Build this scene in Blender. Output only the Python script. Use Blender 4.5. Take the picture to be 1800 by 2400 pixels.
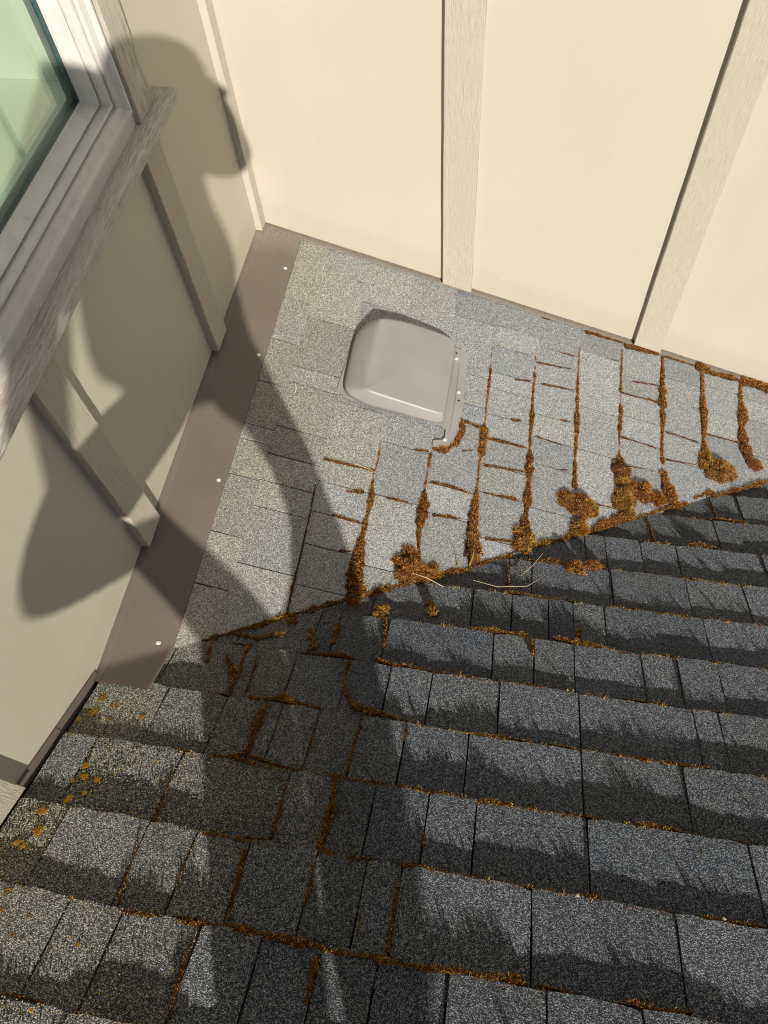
import bpy, bmesh, math, random
import numpy as np
from mathutils import Vector, Matrix
from mathutils.geometry import tessellate_polygon

for o in list(bpy.data.objects):
    bpy.data.objects.remove(o, do_unlink=True)
SC = bpy.context.scene
COL = SC.collection
random.seed(7)
RNG = np.random.default_rng(11)

# ------------------------------------------------------------------ camera
cam = bpy.data.cameras.new('camera')
cam.sensor_fit = 'VERTICAL'
cam.sensor_height = 24.0
cam.lens = 1740.99 * 24.0 / 2400.0
cam.clip_start = 0.02
cam.clip_end = 3000.0
camo = bpy.data.objects.new('camera', cam)
COL.objects.link(camo)
camo.matrix_world = Matrix(((0.98444, -0.11263, 0.13488, 0.7516),
                            (0.16396, 0.86483, -0.47454, -1.7188),
                            (-0.0632, 0.48927, 0.86984, 1.4719),
                            (0, 0, 0, 1)))
SC.camera = camo

# ------------------------------------------------------------------ light
SUN = Vector((0.3807, -0.7930, 0.4756)).normalized()
world = bpy.data.worlds.new('World')
SC.world = world
world.use_nodes = True
wn = world.node_tree
sky = wn.nodes.new('ShaderNodeTexSky')
sky.sky_type = 'NISHITA'
sky.sun_disc = False
sky.sun_elevation = math.asin(SUN.z)
sky.sun_rotation = math.atan2(SUN.x, SUN.y)
bg = wn.nodes['Background']
bg.inputs['Strength'].default_value = 0.05
wn.links.new(sky.outputs['Color'], bg.inputs['Color'])
sun = bpy.data.lights.new('sun', 'SUN')
sun.energy = 5.0
sun.angle = math.radians(0.53)
sun.color = (1.0, 0.95, 0.865)
suno = bpy.data.objects.new('sun', sun)
COL.objects.link(suno)
suno.rotation_euler = SUN.to_track_quat('Z', 'Y').to_euler()
suno.location = (3, -6, 6)
SC.view_settings.view_transform = 'Standard'
SC.view_settings.look = 'None'
SC.view_settings.exposure = 0.12
SC.view_settings.gamma = 1.0
SC.view_settings.use_curve_mapping = False
SC.cycles.max_bounces = 8
SC.cycles.sample_clamp_indirect = 6.0
SC.cycles.use_denoising = True
SC.cycles.denoising_prefilter = 'NONE'
SC.cycles.filter_width = 1.1

# ------------------------------------------------------------------ measured places (metres)
S1 = 0.32583      # fall of the near-wall roof along +x
S2 = 0.52372      # fall of the lower roof along +y
Z2 = -0.7156
N1 = Vector((S1, 0, 1)).normalized()
N2 = Vector((0, S2, 1)).normalized()
A1 = Vector((1, 0, -S1)).normalized()     # downslope
A2 = Vector((0, 1, -S2)).normalized()
def P1(x, y, n=0.0):
    return Vector((x, y, -S1 * x)) + N1 * n
def P2(x, y, n=0.0):
    return Vector((x, y, Z2 - S2 * y)) + N2 * n
def ztop(x, y):
    return max(-S1 * x, Z2 - S2 * y)
MOSS1=[[(0.3227,-0.802,0.0027),(0.3265,-0.8843,0.0035),(0.328,-0.9737,0.0026),(0.3276,-1.0503,0.0059),(0.3274,-1.0875,0.0067),(0.329,-1.1502,0.0041)],[(0.454,-0.6179,0.0024),(0.4586,-0.6739,0.0057),(0.4556,-0.7254,0.0037),(0.457,-0.7742,0.0092),(0.4605,-0.7946,0.016),(0.4597,-0.8425,0.0081),(0.4581,-0.8843,0.0112),(0.4573,-0.93,0.0177),(0.4582,-0.9839,0.0262),(0.4591,-1.0364,0.0344),(0.4664,-1.0764,0.034),(0.4799,-1.1048,0.0169)],[(0.5884,-0.618,0.0068),(0.5875,-0.6645,0.0067),(0.5858,-0.7213,0.0066),(0.5915,-0.7796,0.0209),(0.59,-0.8016,0.0254),(0.5891,-0.8441,0.016),(0.5925,-0.8843,0.009),(0.6002,-0.9226,0.0081),(0.5965,-0.9436,0.0134)],[(0.7145,-0.1678,0.0027),(0.7151,-0.2308,0.0043),(0.7183,-0.3181,0.0083),(0.7182,-0.3969,0.0041),(0.72,-0.4661,0.004),(0.72,-0.5156,0.0175),(0.7175,-0.5648,0.0148)],[(0.7197,-0.488,0.0176),(0.7219,-0.5241,0.0199),(0.719,-0.6028,0.0068),(0.7195,-0.6776,0.0067),(0.7212,-0.7163,0.0119),(0.7188,-0.7611,0.0212),(0.7211,-0.8035,0.0233),(0.7255,-0.8443,0.0346),(0.7321,-0.8837,0.0366)],[(0.8475,-0.1066,0.0028),(0.8452,-0.1794,0.0043),(0.8476,-0.2687,0.0075),(0.8475,-0.3293,0.0053),(0.8512,-0.419,0.0134),(0.8497,-0.47,0.0071)],[(0.8477,-0.4425,0.0051),(0.8499,-0.4731,0.0051),(0.8538,-0.527,0.009),(0.856,-0.5921,0.0223),(0.8556,-0.6215,0.0098),(0.8569,-0.6728,0.0219),(0.8574,-0.712,0.0096),(0.855,-0.7459,0.0167),(0.8579,-0.783,0.0237)],[(0.9791,-0.09,0.0033),(0.9781,-0.1768,0.0055),(0.9796,-0.2665,0.0075),(0.9822,-0.3655,0.0147),(0.9819,-0.4235,0.0104),(0.9817,-0.4801,0.0092),(0.9833,-0.5527,0.0126),(0.9844,-0.5999,0.0175)],[(1.1153,-0.0429,0.0057),(1.1126,-0.1462,0.0078),(1.1123,-0.2512,0.0065),(1.1147,-0.3044,0.0118),(1.111,-0.3521,0.0096),(1.1107,-0.4104,0.0042),(1.1112,-0.442,0.0073),(1.1173,-0.4898,0.031),(1.1218,-0.5491,0.0408)],[(1.2514,-0.0187,0.0081),(1.2475,-0.1232,0.0124),(1.2463,-0.2086,0.0249),(1.2478,-0.2698,0.0164),(1.2447,-0.3245,0.0065),(1.2421,-0.3907,0.0106),(1.2443,-0.4346,0.0132)],[(1.2439,-0.4586,0.021),(1.2516,-0.4994,0.0286),(1.2645,-0.5378,0.031),(1.2856,-0.567,0.0205)],[(1.3815,-0.0202,0.0232),(1.3819,-0.0867,0.0092),(1.3801,-0.1592,0.0203),(1.3822,-0.2214,0.0223),(1.3781,-0.2909,0.0077),(1.3775,-0.331,0.0163),(1.3822,-0.3557,0.0271)],[(1.5155,-0.0136,0.0082),(1.5099,-0.0969,0.0138),(1.5158,-0.145,0.0314),(1.5056,-0.2049,0.0158),(1.5083,-0.2521,0.0251),(1.5141,-0.2973,0.0276),(1.5293,-0.332,0.0275),(1.5525,-0.3373,0.0165)],[(0.3251,-0.725,0.0055),(0.4569,-0.7194,0.0075)],[(0.398,-0.7988,0.0064),(0.4411,-0.7875,0.0101)],[(0.4956,-0.786,0.0046),(0.5549,-0.7832,0.0083)],[(0.6002,-0.7054,0.0038),(0.6427,-0.7027,0.0085),(0.7107,-0.7086,0.0057)],[(0.6177,-0.8009,0.0056),(0.6494,-0.7936,0.0084),(0.7051,-0.787,0.0037)],[(0.3767,-0.8737,0.0045),(0.4479,-0.8772,0.0081)],[(0.4114,-0.9636,0.0035),(0.445,-0.9585,0.0053)],[(0.7566,-0.8271,0.0046),(0.8266,-0.8139,0.0075)],[(0.7294,-0.6081,0.0039),(0.8383,-0.5921,0.004)],[(0.743,-0.6925,0.0024),(0.8257,-0.6856,0.0087)],[(0.5408,-0.6227,0.0058),(0.583,-0.614,0.0048)],[(0.7356,-0.5193,0.003),(0.8374,-0.5144,0.004)],[(0.792,-0.4339,0.0041),(0.8125,-0.4285,0.0072),(0.8228,-0.426,0.0031)],[(0.7904,-0.2872,0.0042),(0.8409,-0.2747,0.0064)],[(0.9316,-0.3837,0.0042),(0.9477,-0.3811,0.0084),(0.9638,-0.3786,0.0031)],[(1.1952,-0.2066,0.0044),(1.2329,-0.21,0.0077)],[(0.8012,-0.6878,0.0048),(0.8233,-0.6864,0.0097),(0.8382,-0.6873,0.0048)],[(0.9305,-0.5554,0.004),(0.9664,-0.5464,0.005)],[(0.8493,-0.1989,0.0027),(0.9772,-0.1807,0.0038)],[(0.8708,-0.2735,0.0027),(0.9694,-0.2601,0.0048)],[(0.865,-0.4646,0.0031),(0.9654,-0.4702,0.0041)],[(0.7476,-0.512,0.003),(0.8449,-0.5118,0.004)],[(1.1487,-0.1573,0.0022),(1.2366,-0.1417,0.0039)],[(1.1204,-0.2137,0.0027),(1.23,-0.2076,0.005)],[(1.1168,-0.3761,0.0026),(1.2366,-0.3829,0.0043)],[(1.1344,-0.4747,0.0021),(1.2218,-0.4641,0.0037)],[(1.2575,-0.31,0.0022),(1.3609,-0.3136,0.0044)],[(1.2558,-0.4117,0.0021),(1.3576,-0.3977,0.0037)],[(1.3859,-0.2713,0.0022),(1.4924,-0.2678,0.0044)],[(0.7824,-0.1902,0.0022),(0.8418,-0.1701,0.0043)],[(0.9182,-0.1325,0.0022),(0.9749,-0.1281,0.005)],[(1.0722,-0.0969,0.0028),(1.1072,-0.0941,0.0051)],[(0.7321,-0.6101,0.0039),(0.8459,-0.5925,0.004)],[(0.6517,-0.4792,0.01),(0.6613,-0.5189,0.0174),(0.6493,-0.5654,0.0196),(0.6261,-0.5972,0.0146),(0.59,-0.6008,0.0078)],[(0.6624,-0.4847,0.007),(0.7038,-0.4915,0.008),(0.7228,-0.4785,0.006)],[(0.6687,-0.5825,0.0069),(0.6974,-0.5726,0.0049)],[(0.8481,-0.0133,0.0045),(0.9114,-0.0058,0.0068),(0.9874,-0.0046,0.0068)],[(0.9937,-0.0171,0.0091),(1.029,-0.014,0.0136),(1.0526,-0.0157,0.008),(1.118,-0.0156,0.008)],[(1.124,-0.0244,0.0137),(1.1778,-0.0141,0.0172),(1.2382,-0.0127,0.015)],[(1.2564,-0.013,0.0081),(1.354,-0.016,0.0081)],[(1.3571,-0.0147,0.0197),(1.3848,-0.0152,0.029),(1.4093,-0.0207,0.0198)],[(1.4091,-0.0245,0.0151),(1.5091,-0.0161,0.0176)],[(1.5152,-0.0175,0.0234),(1.5661,-0.0094,0.0265),(1.6282,-0.0233,0.0265)],[(0.2796,-1.2283,0.012),(0.3073,-1.2125,0.0162),(0.3297,-1.1894,0.0204),(0.3822,-1.1535,0.0186),(0.449,-1.1177,0.0168),(0.4839,-1.1037,0.0169)],[(0.5067,-1.0652,0.0111),(0.553,-1.0336,0.013),(0.6101,-1.008,0.0158),(0.6508,-0.9821,0.0151),(0.6912,-0.946,0.0117),(0.7431,-0.9211,0.0118)],[(0.5938,-1.0459,0.0087),(0.6137,-1.0638,0.0112),(0.6336,-1.0816,0.0069)],[(0.7277,-0.927,0.0136),(0.7704,-0.8945,0.0119),(0.8145,-0.8662,0.0157),(0.8371,-0.8543,0.0121)],[(0.9012,-0.8143,0.0057),(0.9524,-0.7722,0.0096)],[(1.04,-0.7182,0.0146),(1.0698,-0.6923,0.0221),(1.1,-0.666,0.0223),(1.1517,-0.6384,0.02)],[(1.3363,-0.5208,0.0073),(1.3994,-0.4759,0.0095)],[(1.4278,-0.473,0.0053),(1.4795,-0.4625,0.0085)],[(1.0475,-0.6308,0.005),(1.0941,-0.6276,0.006)]]
MOSS2=[[(0.8963,-0.8639,0.0073),(0.928,-0.865,0.0156),(0.9596,-0.8626,0.0092)],[(1.2908,-0.7319,0.0114),(1.3233,-0.7297,0.0162),(1.3595,-0.7303,0.0085)],[(1.3813,-0.6036,0.005),(1.4013,-0.5999,0.0111),(1.4673,-0.6039,0.005)],[(0.7452,-1.1242,0.0122),(0.7853,-1.1198,0.0162),(0.8336,-1.1192,0.0137),(0.8776,-1.123,0.0104)],[(0.8836,-1.1262,0.0104),(0.8881,-1.176,0.0101)],[(0.9311,-1.1151,0.0064),(0.9685,-1.119,0.016),(1.0151,-1.1236,0.0135),(1.0614,-1.1246,0.0055)],[(0.9848,-1.103,0.0081),(0.9921,-1.0751,0.0065)],[(0.7899,-0.9962,0.0043),(0.8413,-0.99,0.0069),(0.9054,-0.9937,0.0077),(0.918,-1.0004,0.0034)],[(1.2538,-0.8677,0.0045),(1.2967,-0.8677,0.0071),(1.3349,-0.8684,0.0036)],[(1.1707,-0.9989,0.005),(1.2036,-0.9959,0.0076),(1.2511,-1.0004,0.005)],[(1.3613,-1.1269,0.0054),(1.383,-1.1264,0.0061)],[(1.0646,-0.9948,0.0051),(1.138,-1.0002,0.0025)],[(1.1542,-0.8674,0.0027),(1.1934,-0.8669,0.0036)],[(1.0723,-1.1312,0.0055),(1.114,-1.1338,0.0039)],[(1.1757,-1.1255,0.0031),(1.197,-1.134,0.0054),(1.2215,-1.1224,0.0031)],[(1.2544,-1.1264,0.0031),(1.2737,-1.123,0.007),(1.288,-1.1253,0.0023)],[(0.8223,-0.8943,0.0064),(0.8284,-0.9893,0.0043)],[(1.1935,-0.626,0.007),(1.2031,-0.7332,0.0048)],[(1.3881,-0.5224,0.0073),(1.3882,-0.5818,0.0041)],[(0.5557,-1.1346,0.0074),(0.5698,-1.2157,0.0063)],[(0.5002,-1.2573,0.01),(0.5047,-1.2988,0.0075),(0.5086,-1.3295,0.011),(0.5355,-1.3636,0.0143),(0.5733,-1.3695,0.0157),(0.6098,-1.3714,0.0078),(0.6432,-1.3779,0.0042)],[(0.5527,-1.2384,0.0077),(0.5942,-1.2504,0.0084),(0.6287,-1.2491,0.0092),(0.6716,-1.2534,0.0053)],[(0.5988,-1.2544,0.0076),(0.5908,-1.2928,0.0037)],[(0.7305,-1.236,0.0053),(0.7362,-1.2537,0.0083),(0.7814,-1.255,0.0045)],[(0.7928,-1.2576,0.0037),(0.8373,-1.2566,0.0052),(0.8925,-1.2537,0.0074),(0.9182,-1.2582,0.0044)],[(0.417,-1.25,0.0054),(0.4519,-1.2464,0.0078),(0.4867,-1.2427,0.0077),(0.516,-1.2497,0.0054)],[(0.3936,-1.1849,0.0161),(0.4064,-1.2141,0.0174),(0.4212,-1.2369,0.0133)],[(0.4528,-1.1583,0.0122),(0.4556,-1.2157,0.0079)],[(0.3419,-1.3845,0.0072),(0.3828,-1.3732,0.0108),(0.4207,-1.3751,0.0108),(0.4735,-1.3785,0.005)],[(0.6436,-1.0565,0.0212),(0.6622,-1.099,0.0207)],[(0.1879,-1.2105,0.0116),(0.196,-1.2504,0.0113),(0.1995,-1.2857,0.0138),(0.2081,-1.3119,0.0109)],[(0.1995,-1.2237,0.0086),(0.2456,-1.2268,0.0085),(0.2911,-1.2299,0.0125),(0.3235,-1.2131,0.0126),(0.3458,-1.2091,0.0143)],[(0.236,-1.2828,0.0083),(0.2585,-1.3098,0.0136),(0.2763,-1.3399,0.0133),(0.2856,-1.3764,0.0062)],[(0.277,-1.247,0.0112),(0.2788,-1.2892,0.0099),(0.2841,-1.3385,0.0117)],[(0.3183,-1.3769,0.0078),(0.3593,-1.3789,0.0103),(0.3917,-1.3641,0.0104),(0.4242,-1.3737,0.0103)],[(0.3724,-1.3858,0.0154),(0.3635,-1.4052,0.0228),(0.3572,-1.4238,0.015)],[(0.3024,-1.2605,0.0039),(0.3163,-1.3648,0.0042)],[(0.3684,-1.3876,0.0108),(0.3657,-1.421,0.0211),(0.3665,-1.4526,0.0103),(0.3666,-1.4904,0.0101),(0.3445,-1.5052,0.01),(0.299,-1.513,0.0047)],[(0.3692,-1.4973,0.0067),(0.4132,-1.5042,0.0053),(0.47,-1.5122,0.0046)],[(0.4544,-1.5253,0.0039),(0.4607,-1.5838,0.0062),(0.4616,-1.6326,0.0042)],[(0.2598,-1.6427,0.0061),(0.3068,-1.6469,0.0036),(0.3535,-1.6449,0.0054),(0.3999,-1.643,0.009),(0.4382,-1.6453,0.0089),(0.4853,-1.6475,0.0041)],[(0.4239,-1.6564,0.0059),(0.4284,-1.6838,0.0116),(0.4339,-1.7203,0.0056)],[(0.2485,-1.5536,0.0033),(0.2514,-1.5803,0.0026),(0.2569,-1.6371,0.0049)],[(0.239,-1.6463,0.0061),(0.2506,-1.6799,0.0047),(0.2532,-1.7022,0.0029)],[(0.3384,-1.6534,0.0042),(0.3381,-1.7311,0.0028)],[(0.3575,-1.4349,0.0139),(0.3648,-1.4686,0.0102),(0.3659,-1.4946,0.012)],[(0.3471,-1.5087,0.0133),(0.3763,-1.5127,0.0086),(0.4534,-1.5189,0.0039)],[(0.4701,-1.4154,0.0049),(0.4806,-1.4749,0.0034)],[(0.56,-1.4039,0.0139),(0.5569,-1.4355,0.0068),(0.5582,-1.4975,0.0046)],[(0.5188,-1.5129,0.0046),(0.5416,-1.5107,0.0098),(0.5786,-1.513,0.0078),(0.6051,-1.5136,0.0039)],[(0.6118,-1.5142,0.0052),(0.657,-1.5115,0.0096),(0.6827,-1.5105,0.0115),(0.7026,-1.5138,0.0083)],[(0.5401,-1.5179,0.0129),(0.548,-1.5661,0.0175),(0.5455,-1.5977,0.014),(0.5441,-1.6364,0.0119)],[(0.539,-1.6402,0.0118),(0.5732,-1.643,0.01),(0.6094,-1.6439,0.0117),(0.6339,-1.6467,0.0041),(0.6691,-1.645,0.0041)],[(0.6688,-1.6436,0.0058),(0.6917,-1.6398,0.0116),(0.7179,-1.6381,0.0128),(0.739,-1.6428,0.0075),(0.7907,-1.6395,0.0058)],[(0.4022,-1.6459,0.009),(0.4335,-1.6464,0.006),(0.483,-1.6467,0.0059)],[(0.426,-1.6592,0.0089),(0.4297,-1.692,0.0115),(0.4342,-1.7256,0.0067)],[(0.5437,-1.6563,0.0088),(0.5459,-1.6939,0.0102),(0.5452,-1.7248,0.0072)],[(0.6826,-1.655,0.0075),(0.6812,-1.7096,0.0083),(0.6843,-1.7613,0.0053)],[(0.6285,-1.7008,0.0039),(0.6355,-1.7486,0.0027)],[(0.4509,-1.7675,0.0135),(0.4804,-1.7709,0.0134),(0.5356,-1.7699,0.0149),(0.5771,-1.7711,0.0106),(0.6187,-1.7744,0.0068),(0.6502,-1.7715,0.0105),(0.6877,-1.772,0.0105),(0.7298,-1.7716,0.0062),(0.7637,-1.7704,0.0114)],[(0.7637,-1.7704,0.0104),(0.7895,-1.7683,0.0129),(0.8282,-1.7684,0.0119),(0.8689,-1.7639,0.0113),(0.8843,-1.7677,0.0051)],[(0.5857,-1.7822,0.0105),(0.5823,-1.7983,0.0119),(0.5843,-1.8401,0.005)],[(0.7026,-1.5138,0.0051),(0.7536,-1.5117,0.0114),(0.7792,-1.5139,0.0063)],[(0.7954,-1.5176,0.0044),(0.8138,-1.5113,0.0114),(0.8733,-1.514,0.0056),(0.8916,-1.5141,0.0044)],[(0.7095,-1.582,0.0043),(0.713,-1.6051,0.006)],[(0.6497,-1.3923,0.007),(0.6492,-1.4196,0.0055)],[(0.6662,-1.3855,0.0035),(0.764,-1.3844,0.0055),(0.8192,-1.3846,0.0076),(0.8431,-1.3843,0.0055)],[(0.7686,-1.3836,0.0048),(0.8202,-1.3825,0.0083),(0.8427,-1.3863,0.0048)],[(0.8919,-1.3855,0.0027),(0.9188,-1.3884,0.0041)],[(1.0257,-1.3812,0.0034),(1.0714,-1.3845,0.0054),(1.12,-1.3852,0.006),(1.1655,-1.3828,0.008),(1.2138,-1.381,0.006)],[(0.7902,-1.5185,0.0063),(0.818,-1.5105,0.0107),(0.8589,-1.5133,0.0044),(0.9054,-1.5149,0.005),(0.9423,-1.5134,0.0075),(0.9728,-1.5129,0.0043)],[(1.0575,-1.511,0.0043),(1.0876,-1.509,0.0135),(1.1116,-1.508,0.0135),(1.1354,-1.507,0.0061)],[(1.1459,-1.5143,0.003),(1.1689,-1.5164,0.0042)],[(0.7917,-1.6394,0.0069),(0.8091,-1.6418,0.004)],[(0.8434,-1.6427,0.004),(0.8857,-1.6396,0.0085),(0.9054,-1.6389,0.0068),(0.9278,-1.6365,0.0034)],[(0.9529,-1.6388,0.004),(0.9807,-1.6368,0.0096),(1.0053,-1.6391,0.0039)],[(1.1373,-1.6409,0.0039),(1.1647,-1.6363,0.0083),(1.1989,-1.6368,0.0072),(1.2412,-1.6346,0.0055)],[(0.8238,-1.767,0.0088),(0.8494,-1.7649,0.0103),(0.8774,-1.7603,0.0113),(0.8851,-1.7655,0.0051)],[(0.8978,-1.7634,0.0031),(0.9555,-1.7665,0.0025)],[(1.0225,-1.7638,0.0061),(1.042,-1.7647,0.0126),(1.066,-1.7669,0.0075),(1.1127,-1.7612,0.006)],[(1.2498,-1.4172,0.0065),(1.261,-1.422,0.0051)],[(1.1501,-1.54,0.006),(1.1703,-1.5395,0.0078)],[(0.2623,-1.7756,0.0033),(0.2891,-1.7743,0.007),(0.3375,-1.7715,0.0061)],[(0.3609,-1.7738,0.0037),(0.3854,-1.7739,0.0084),(0.4226,-1.7698,0.006),(0.4499,-1.7652,0.0107),(0.4854,-1.7705,0.0115)],[(0.4276,-1.6638,0.0076),(0.432,-1.7145,0.0058),(0.4384,-1.7609,0.007)],[(0.3997,-1.7838,0.0032),(0.3954,-1.816,0.004),(0.3999,-1.8451,0.0065),(0.4042,-1.8864,0.0042)],[(0.3078,-1.9022,0.0029),(0.3565,-1.8974,0.0029)],[(0.2393,-1.6478,0.0078),(0.2529,-1.6884,0.004),(0.2635,-1.769,0.0033)]]
CLUMPS=[([(0.966,-0.6453,0.0325),(1.0097,-0.6543,0.0434),(1.0024,-0.7242,0.0301)],1,0),([(1.125,-0.5886,0.0364),(1.1216,-0.5329,0.0246),(1.1359,-0.6289,0.0276)],1,2),([(1.1806,-0.5528,0.0368),(1.2263,-0.5561,0.0256)],1,1),([(1.3813,-0.3775,0.028),(1.4178,-0.3942,0.0431),(1.4524,-0.3923,0.0248)],1,2),([(0.8595,-0.804,0.0339)],1,2),([(0.5801,-0.9681,0.042),(0.6089,-0.9842,0.0291),(0.5759,-0.9247,0.0215)],1,0),([(0.6409,-0.958,0.0223)],1,2),([(0.7294,-0.8587,0.0212),(0.7329,-0.8911,0.0192)],1,0),([(0.4696,-1.0475,0.0223),(0.4704,-1.0868,0.0212)],1,1),([(1.5439,-0.3336,0.0198)],1,1),([(1.2646,-0.5317,0.0227),(1.2858,-0.561,0.0165)],1,1),([(0.9904,-0.8772,0.0245),(1.0357,-0.8624,0.02)],2,0),([(0.3482,-1.1736,0.0246),(0.3157,-1.1975,0.0187)],1,0),([(0.5417,-1.1064,0.0183)],2,2)]
J1=[(0.781,-0.101),(0.782,-0.18),(0.779,-0.28),(0.78,-0.338),(0.779,-0.432),(0.791,-0.514),(0.787,-0.602),(0.785,-0.69),(0.914,-0.132),(0.913,-0.19),(0.913,-0.266),(0.91,-0.385),(0.918,-0.465),(0.917,-0.554),(1.046,-0.096),(1.048,-0.31),(1.045,-0.463),(1.182,-0.141),(1.181,-0.21),(1.177,-0.295),(1.178,-0.379),(1.184,-0.466),(1.317,-0.099),(1.317,-0.184),(1.311,-0.316),(1.31,-0.406),(1.45,-0.078),(1.444,-0.182),(1.442,-0.269),(1.586,-0.08),(1.576,-0.16),(1.568,-0.297),(0.908,-0.695),(1.058,-0.629),(0.785,-0.825),(0.68,-0.317),(0.689,-0.402),(0.681,-0.423),(0.691,-0.487),(0.155,-0.397),(0.252,-0.464),(0.156,-0.684),(0.147,-0.73),(0.251,-0.284),(0.255,-0.101),(0.349,-0.169),(0.39,-0.538),(0.285,-0.664),(0.251,-0.75),(0.263,-0.826),(0.262,-0.52),(0.522,-0.623),(0.655,-0.707),(0.657,-0.794),(0.53,-0.783),(0.51,-0.983),(0.391,-0.722),(0.389,-0.788),(0.393,-0.876),(0.387,-0.966),(0.36,-1.074),(0.282,-1.057),(0.786,-0.601),(0.784,-0.689),(0.789,-0.821),(0.784,-0.515),(0.215,-0.829),(0.304,-0.903)]
J2=[(1.018,-0.801),(1.071,-0.793),(1.253,-0.804),(1.162,-0.839),(1.466,-0.777),(1.196,-0.68),(1.373,-0.663),(1.464,-0.546),(1.386,-0.548),(0.825,-0.939),(0.882,-0.928),(1.075,-0.932),(1.255,-0.932),(1.39,-0.941),(0.746,-1.056),(0.837,-1.057),(0.922,-1.061),(0.978,-1.06),(1.05,-1.045),(1.273,-1.061),(0.801,-1.183),(0.889,-1.151),(0.975,-1.182),(1.118,-1.167),(1.193,-1.158),(1.275,-1.151),(0.566,-1.177),(0.802,-1.174),(0.89,-1.151),(0.452,-1.195),(0.505,-1.296),(0.593,-1.304),(0.681,-1.288),(0.821,-1.303),(0.39,-1.322),(0.407,-1.232),(0.365,-1.464),(0.404,-1.471),(0.475,-1.46),(0.557,-1.451),(0.648,-1.434),(0.768,-1.443),(0.46,-1.58),(0.541,-1.577),(0.615,-1.558),(0.71,-1.572),(0.796,-1.56),(0.431,-1.695),(0.544,-1.692),(0.627,-1.703),(0.684,-1.708),(0.497,-1.829),(0.587,-1.813),(0.671,-1.812),(0.774,-1.801),(0.979,-1.448),(1.161,-1.45),(1.203,-1.329),(1.252,-1.33),(0.794,-1.566),(0.982,-1.573),(1.245,-1.572),(0.89,-1.69),(1.107,-1.698),(0.106,-1.69),(0.253,-1.712),(0.338,-1.711),(0.432,-1.709),(0.19,-1.809),(0.277,-1.84),(0.402,-1.835),(0.161,-1.435),(0.285,-1.445),(0.371,-1.439),(0.4,-1.439),(0.08,-1.573),(0.251,-1.596),(0.458,-1.578),(0.312,-1.32),(0.393,-1.32)]
LICHEN=[(0.1077,-1.3919,0.0095),(0.0902,-1.3919,0.0073),(0.0416,-1.4295,0.0108),(0.0394,-1.4613,0.0134),(0.0731,-1.4409,0.0114),(0.0211,-1.4807,0.0056),(0.0754,-1.4713,0.0049),(0.1371,-1.4545,0.0056),(0.0266,-1.5189,0.0082),(0.0635,-1.5516,0.0106),(0.0974,-1.5863,0.0077),(0.123,-1.5888,0.0064),(0.0889,-1.5669,0.0072),(0.0793,-1.5962,0.0058),(0.0934,-1.6238,0.0063),(0.064,-1.6559,0.0099),(0.077,-1.6872,0.0102),(0.129,-1.7217,0.0087),(0.121,-1.6723,0.0054),(0.0541,-1.7102,0.0065),(0.0669,-1.7123,0.0053),(0.0893,-1.7805,0.0095),(0.1276,-1.6978,0.0042),(0.1372,-1.7076,0.0059),(0.1142,-1.6137,0.0051),(0.091,-1.6306,0.0044),(0.1196,-1.8161,0.0083),(0.1323,-1.8303,0.0059),(0.1509,-1.8302,0.0041),(0.1835,-1.8086,0.0046),(0.0985,-1.8029,0.0047),(0.1404,-1.8044,0.0042),(0.2349,-1.8251,0.0023),(0.2176,-1.9069,0.0025),(0.1107,-1.7967,0.0033)]
PERSON={'pelvis':(0.9007,-2.457,1.215),'waist':(0.8817,-2.4173,1.3174),'chest':(0.858,-2.3449,1.4361),'neckb':(0.8088,-2.2656,1.5657),'neck':(0.8466,-2.1711,1.6089),'head1':(0.8537,-2.105,1.6293),'head2':(0.8442,-2.0689,1.6761),'shl':(0.7245,-2.2517,1.6984),'aml':(0.6817,-2.3705,1.4925),'ell':(0.6633,-2.4409,1.3058),'hal':(0.6452,-2.4909,1.1528),'shr':(0.8865,-2.1617,1.5926),'elr':(0.9838,-2.0755,1.4483),'wrr':(0.8749,-1.9018,1.4885),'har':(0.8184,-1.8303,1.4954),'hipl':(0.8439,-2.5121,1.1686),'knl':(0.5754,-2.4726,0.9869),'cal':(0.7313,-2.5317,0.8686),'anl':(0.8999,-2.5941,0.7769),'tol':(0.8167,-2.5131,0.6632),'hipr':(0.9649,-2.4521,1.1718),'knr':(0.9612,-2.2943,0.9333),'car':(1.0349,-2.3714,0.8719),'anr':(1.1152,-2.504,0.7548),'tor':(0.9587,-2.4508,0.6112),'hel':(0.918,-2.5623,0.6892),'her':(1.1193,-2.4848,0.6573)}
PHONE=[(0.7355,-1.7822,1.4536),(0.9844,0.164,-0.0632),(-0.1126,0.8648,0.4893),(0.1349,-0.4745,0.8698)]
PEBBLES=[(0.961, -1.639), (1.181, -1.635)]


# ------------------------------------------------------------------ helpers
def tag(o, label=None, cat=None, group=None, kind=None):
    if label: o['label'] = label
    if cat: o['category'] = cat
    if group: o['group'] = group
    if kind: o['kind'] = kind
    return o
def link(o, parent=None):
    COL.objects.link(o)
    if parent is not None:
        o.parent = parent
        o.matrix_parent_inverse = Matrix.Translation(parent.location).inverted()
    return o
def empty(name, loc):
    o = bpy.data.objects.new(name, None)
    o.location = loc
    o.empty_display_size = 0.05
    COL.objects.link(o)
    return o
def mesh_obj(name, verts, faces, mat, parent=None, origin=None, smooth=False):
    origin = Vector(origin) if origin is not None else Vector(verts[0])
    me = bpy.data.meshes.new(name)
    me.from_pydata([tuple(Vector(v) - origin) for v in verts], [], faces)
    me.validate()
    me.update()
    for m in (mat if isinstance(mat, (list, tuple)) else [mat]):
        me.materials.append(m)
    if smooth:
        me.polygons.foreach_set('use_smooth', [True] * len(me.polygons))
    o = bpy.data.objects.new(name, me)
    o.location = origin
    return link(o, parent)
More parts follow.
